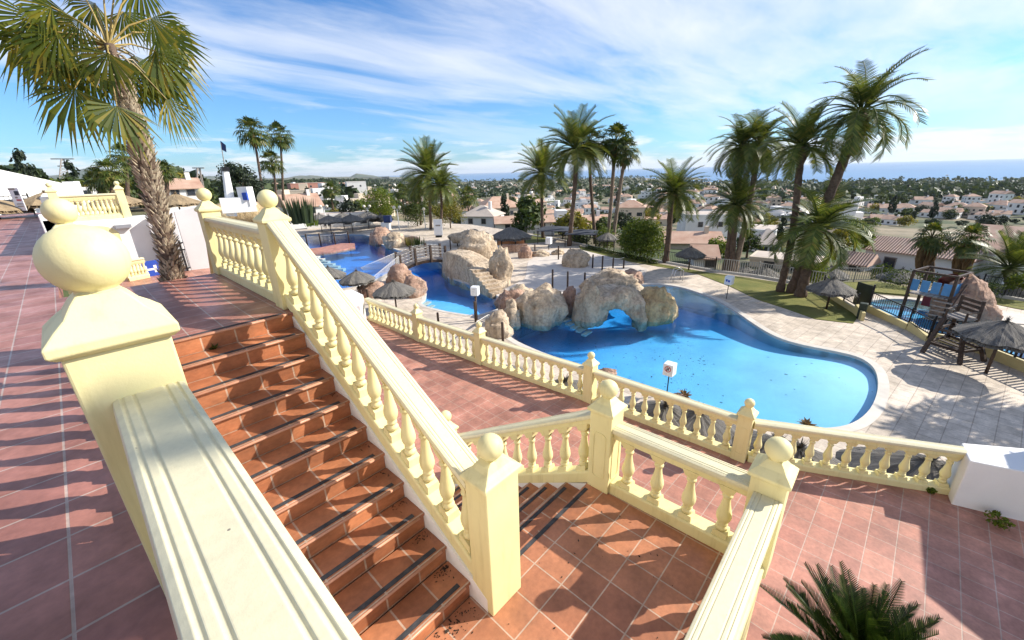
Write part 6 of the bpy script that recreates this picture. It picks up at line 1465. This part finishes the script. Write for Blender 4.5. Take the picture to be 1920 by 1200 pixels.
# ------------------------------------------------------------------ light and sky
sl = bpy.data.lights.new('sun', 'SUN'); so = bpy.data.objects.new('sun', sl); COL.objects.link(so)
sl.energy = 5.0; sl.angle = radians(.5); sl.color = (1, .94, .84); so.rotation_euler = (-SUN).to_track_quat('-Z', 'Y').to_euler(); so.location = (60, -50, 60)
wd_ = bpy.data.worlds.new('World'); SC.world = wd_; wd_.use_nodes = True; nt = wd_.node_tree
bg = nt.nodes['Background']; sky = nt.nodes.new('ShaderNodeTexSky'); sky.sky_type = 'NISHITA'; sky.sun_disc = False
sky.sun_elevation = SUNEL; sky.sun_rotation = SUNAZ; sky.altitude = 60; sky.air_density = 1.0; sky.dust_density = .4; sky.ozone_density = 2.5
g = nt.nodes.new('ShaderNodeTexCoord'); sp = nt.nodes.new('ShaderNodeSeparateXYZ'); L(nt, g.outputs['Generated'], sp.inputs[0])
zc = math_(nt, 'MAXIMUM', sp.outputs[2], .012); zz = math_(nt, 'ADD', zc, .09)
u = math_(nt, 'DIVIDE', sp.outputs[0], zz); v = math_(nt, 'DIVIDE', sp.outputs[1], zz)
cb = nt.nodes.new('ShaderNodeCombineXYZ'); L(nt, u, cb.inputs[0]); L(nt, v, cb.inputs[1])
mp = nt.nodes.new('ShaderNodeMapping'); mp.inputs['Rotation'].default_value = (0, 0, radians(38)); mp.inputs['Scale'].default_value = (.30, .85, 1); mp.inputs['Location'].default_value = (3.1, 1.2, 0); L(nt, cb.outputs[0], mp.inputs[0])
wn = nt.nodes.new('ShaderNodeTexNoise'); wn.inputs['Scale'].default_value = .9; wn.inputs['Detail'].default_value = 3; L(nt, mp.outputs[0], wn.inputs['Vector'])
va = nt.nodes.new('ShaderNodeVectorMath'); va.operation = 'MULTIPLY_ADD'; L(nt, wn.outputs['Color'], va.inputs[0]); va.inputs[1].default_value = (.9, .9, 0); L(nt, mp.outputs[0], va.inputs[2])
n1 = noisen(nt, va.outputs[0], .75, 9, .62)
mp2 = nt.nodes.new('ShaderNodeMapping'); mp2.inputs['Rotation'].default_value = (0, 0, radians(40)); mp2.inputs['Scale'].default_value = (.22, .22, 1); L(nt, cb.outputs[0], mp2.inputs[0]); cov = noisen(nt, mp2.outputs[0], 1.0, 2, .5)
azd = math_(nt, 'ARCTAN2', sp.outputs[0], sp.outputs[1])
reg = ramp(nt, math_(nt, 'MULTIPLY', math_(nt, 'ADD', azd, .35), .45), [(.0, (.45, .45, .45)), (.30, (.40, .40, .40)), (.50, (.56, .56, .56)), (.72, (.66, .66, .66)), (1, (.6, .6, .6))])
elv = ramp(nt, sp.outputs[2], [(.02, (.42, .42, .42)), (.13, (.38, .38, .38)), (.24, (.62, .62, .62)), (.42, (.62, .62, .62)), (.55, (.42, .42, .42))])
cl = math_(nt, 'ADD', n1, math_(nt, 'ADD', math_(nt, 'MULTIPLY', math_(nt, 'SUBTRACT', cov, .5), .55), math_(nt, 'MULTIPLY', math_(nt, 'SUBTRACT', math_(nt, 'ADD', reg, elv), 1.0), .55)))
fac = ramp(nt, cl, [(.42, (0, 0, 0)), (.56, (.55, .55, .55)), (.72, (1, 1, 1))])
# low cumulus bank towards the horizon
az = math_(nt, 'ARCTAN2', sp.outputs[0], sp.outputs[1]); cb2 = nt.nodes.new('ShaderNodeCombineXYZ'); L(nt, math_(nt, 'MULTIPLY', az, 5.0), cb2.inputs[0]); L(nt, math_(nt, 'MULTIPLY', sp.outputs[2], 34.0), cb2.inputs[1])
n2 = noisen(nt, cb2.outputs[0], 1.3, 7, .62)
band = ramp(nt, sp.outputs[2], [(.0, (.75, .75, .75)), (.035, (.5, .5, .5)), (.09, (.12, .12, .12)), (.16, (0, 0, 0))])
low = ramp(nt, math_(nt, 'ADD', n2, math_(nt, 'MULTIPLY', math_(nt, 'SUBTRACT', band, .45), .55)), [(.46, (0, 0, 0)), (.62, (.85, .85, .85))])
hfade = ramp(nt, sp.outputs[2], [(.03, (0, 0, 0)), (.12, (1, 1, 1))])
ft = math_(nt, 'MAXIMUM', math_(nt, 'MULTIPLY', fac, hfade), low)
skyc = mix(nt, 1.0, sky.outputs[0], (.66, 1.08, 1.52), 'MULTIPLY')
col = mix(nt, math_(nt, 'MULTIPLY', ft, .93), skyc, (9.0, 9.2, 9.6))
L(nt, col, bg.inputs[0]); bg.inputs[1].default_value = .08
SC.view_settings.view_transform = 'Standard'; SC.view_settings.look = 'None'; SC.view_settings.exposure = 0.6; SC.view_settings.gamma = 1
SC.cycles.max_bounces = 8; SC.cycles.transparent_max_bounces = 24; SC.cycles.caustics_reflective = False; SC.cycles.caustics_refractive = False

hb_ = MB(); hb_.box(-32000, 32000, -32000, 32000, -82, 180); ho = hb_.build('haze', bpy.data.materials.new('haze_air')); hm = ho.data.materials[0]; hm.use_nodes = True; hn = hm.node_tree; hn.nodes.remove(hn.nodes['Principled BSDF'])
pvn = hn.nodes.new('ShaderNodeVolumePrincipled'); pvn.inputs['Color'].default_value = (.82, .90, 1, 1); pvn.inputs['Density'].default_value = .000045; pvn.inputs['Anisotropy'].default_value = .2; L(hn, pvn.outputs[0], hn.nodes['Material Output'].inputs['Volume']); tag(ho, kind='stuff')
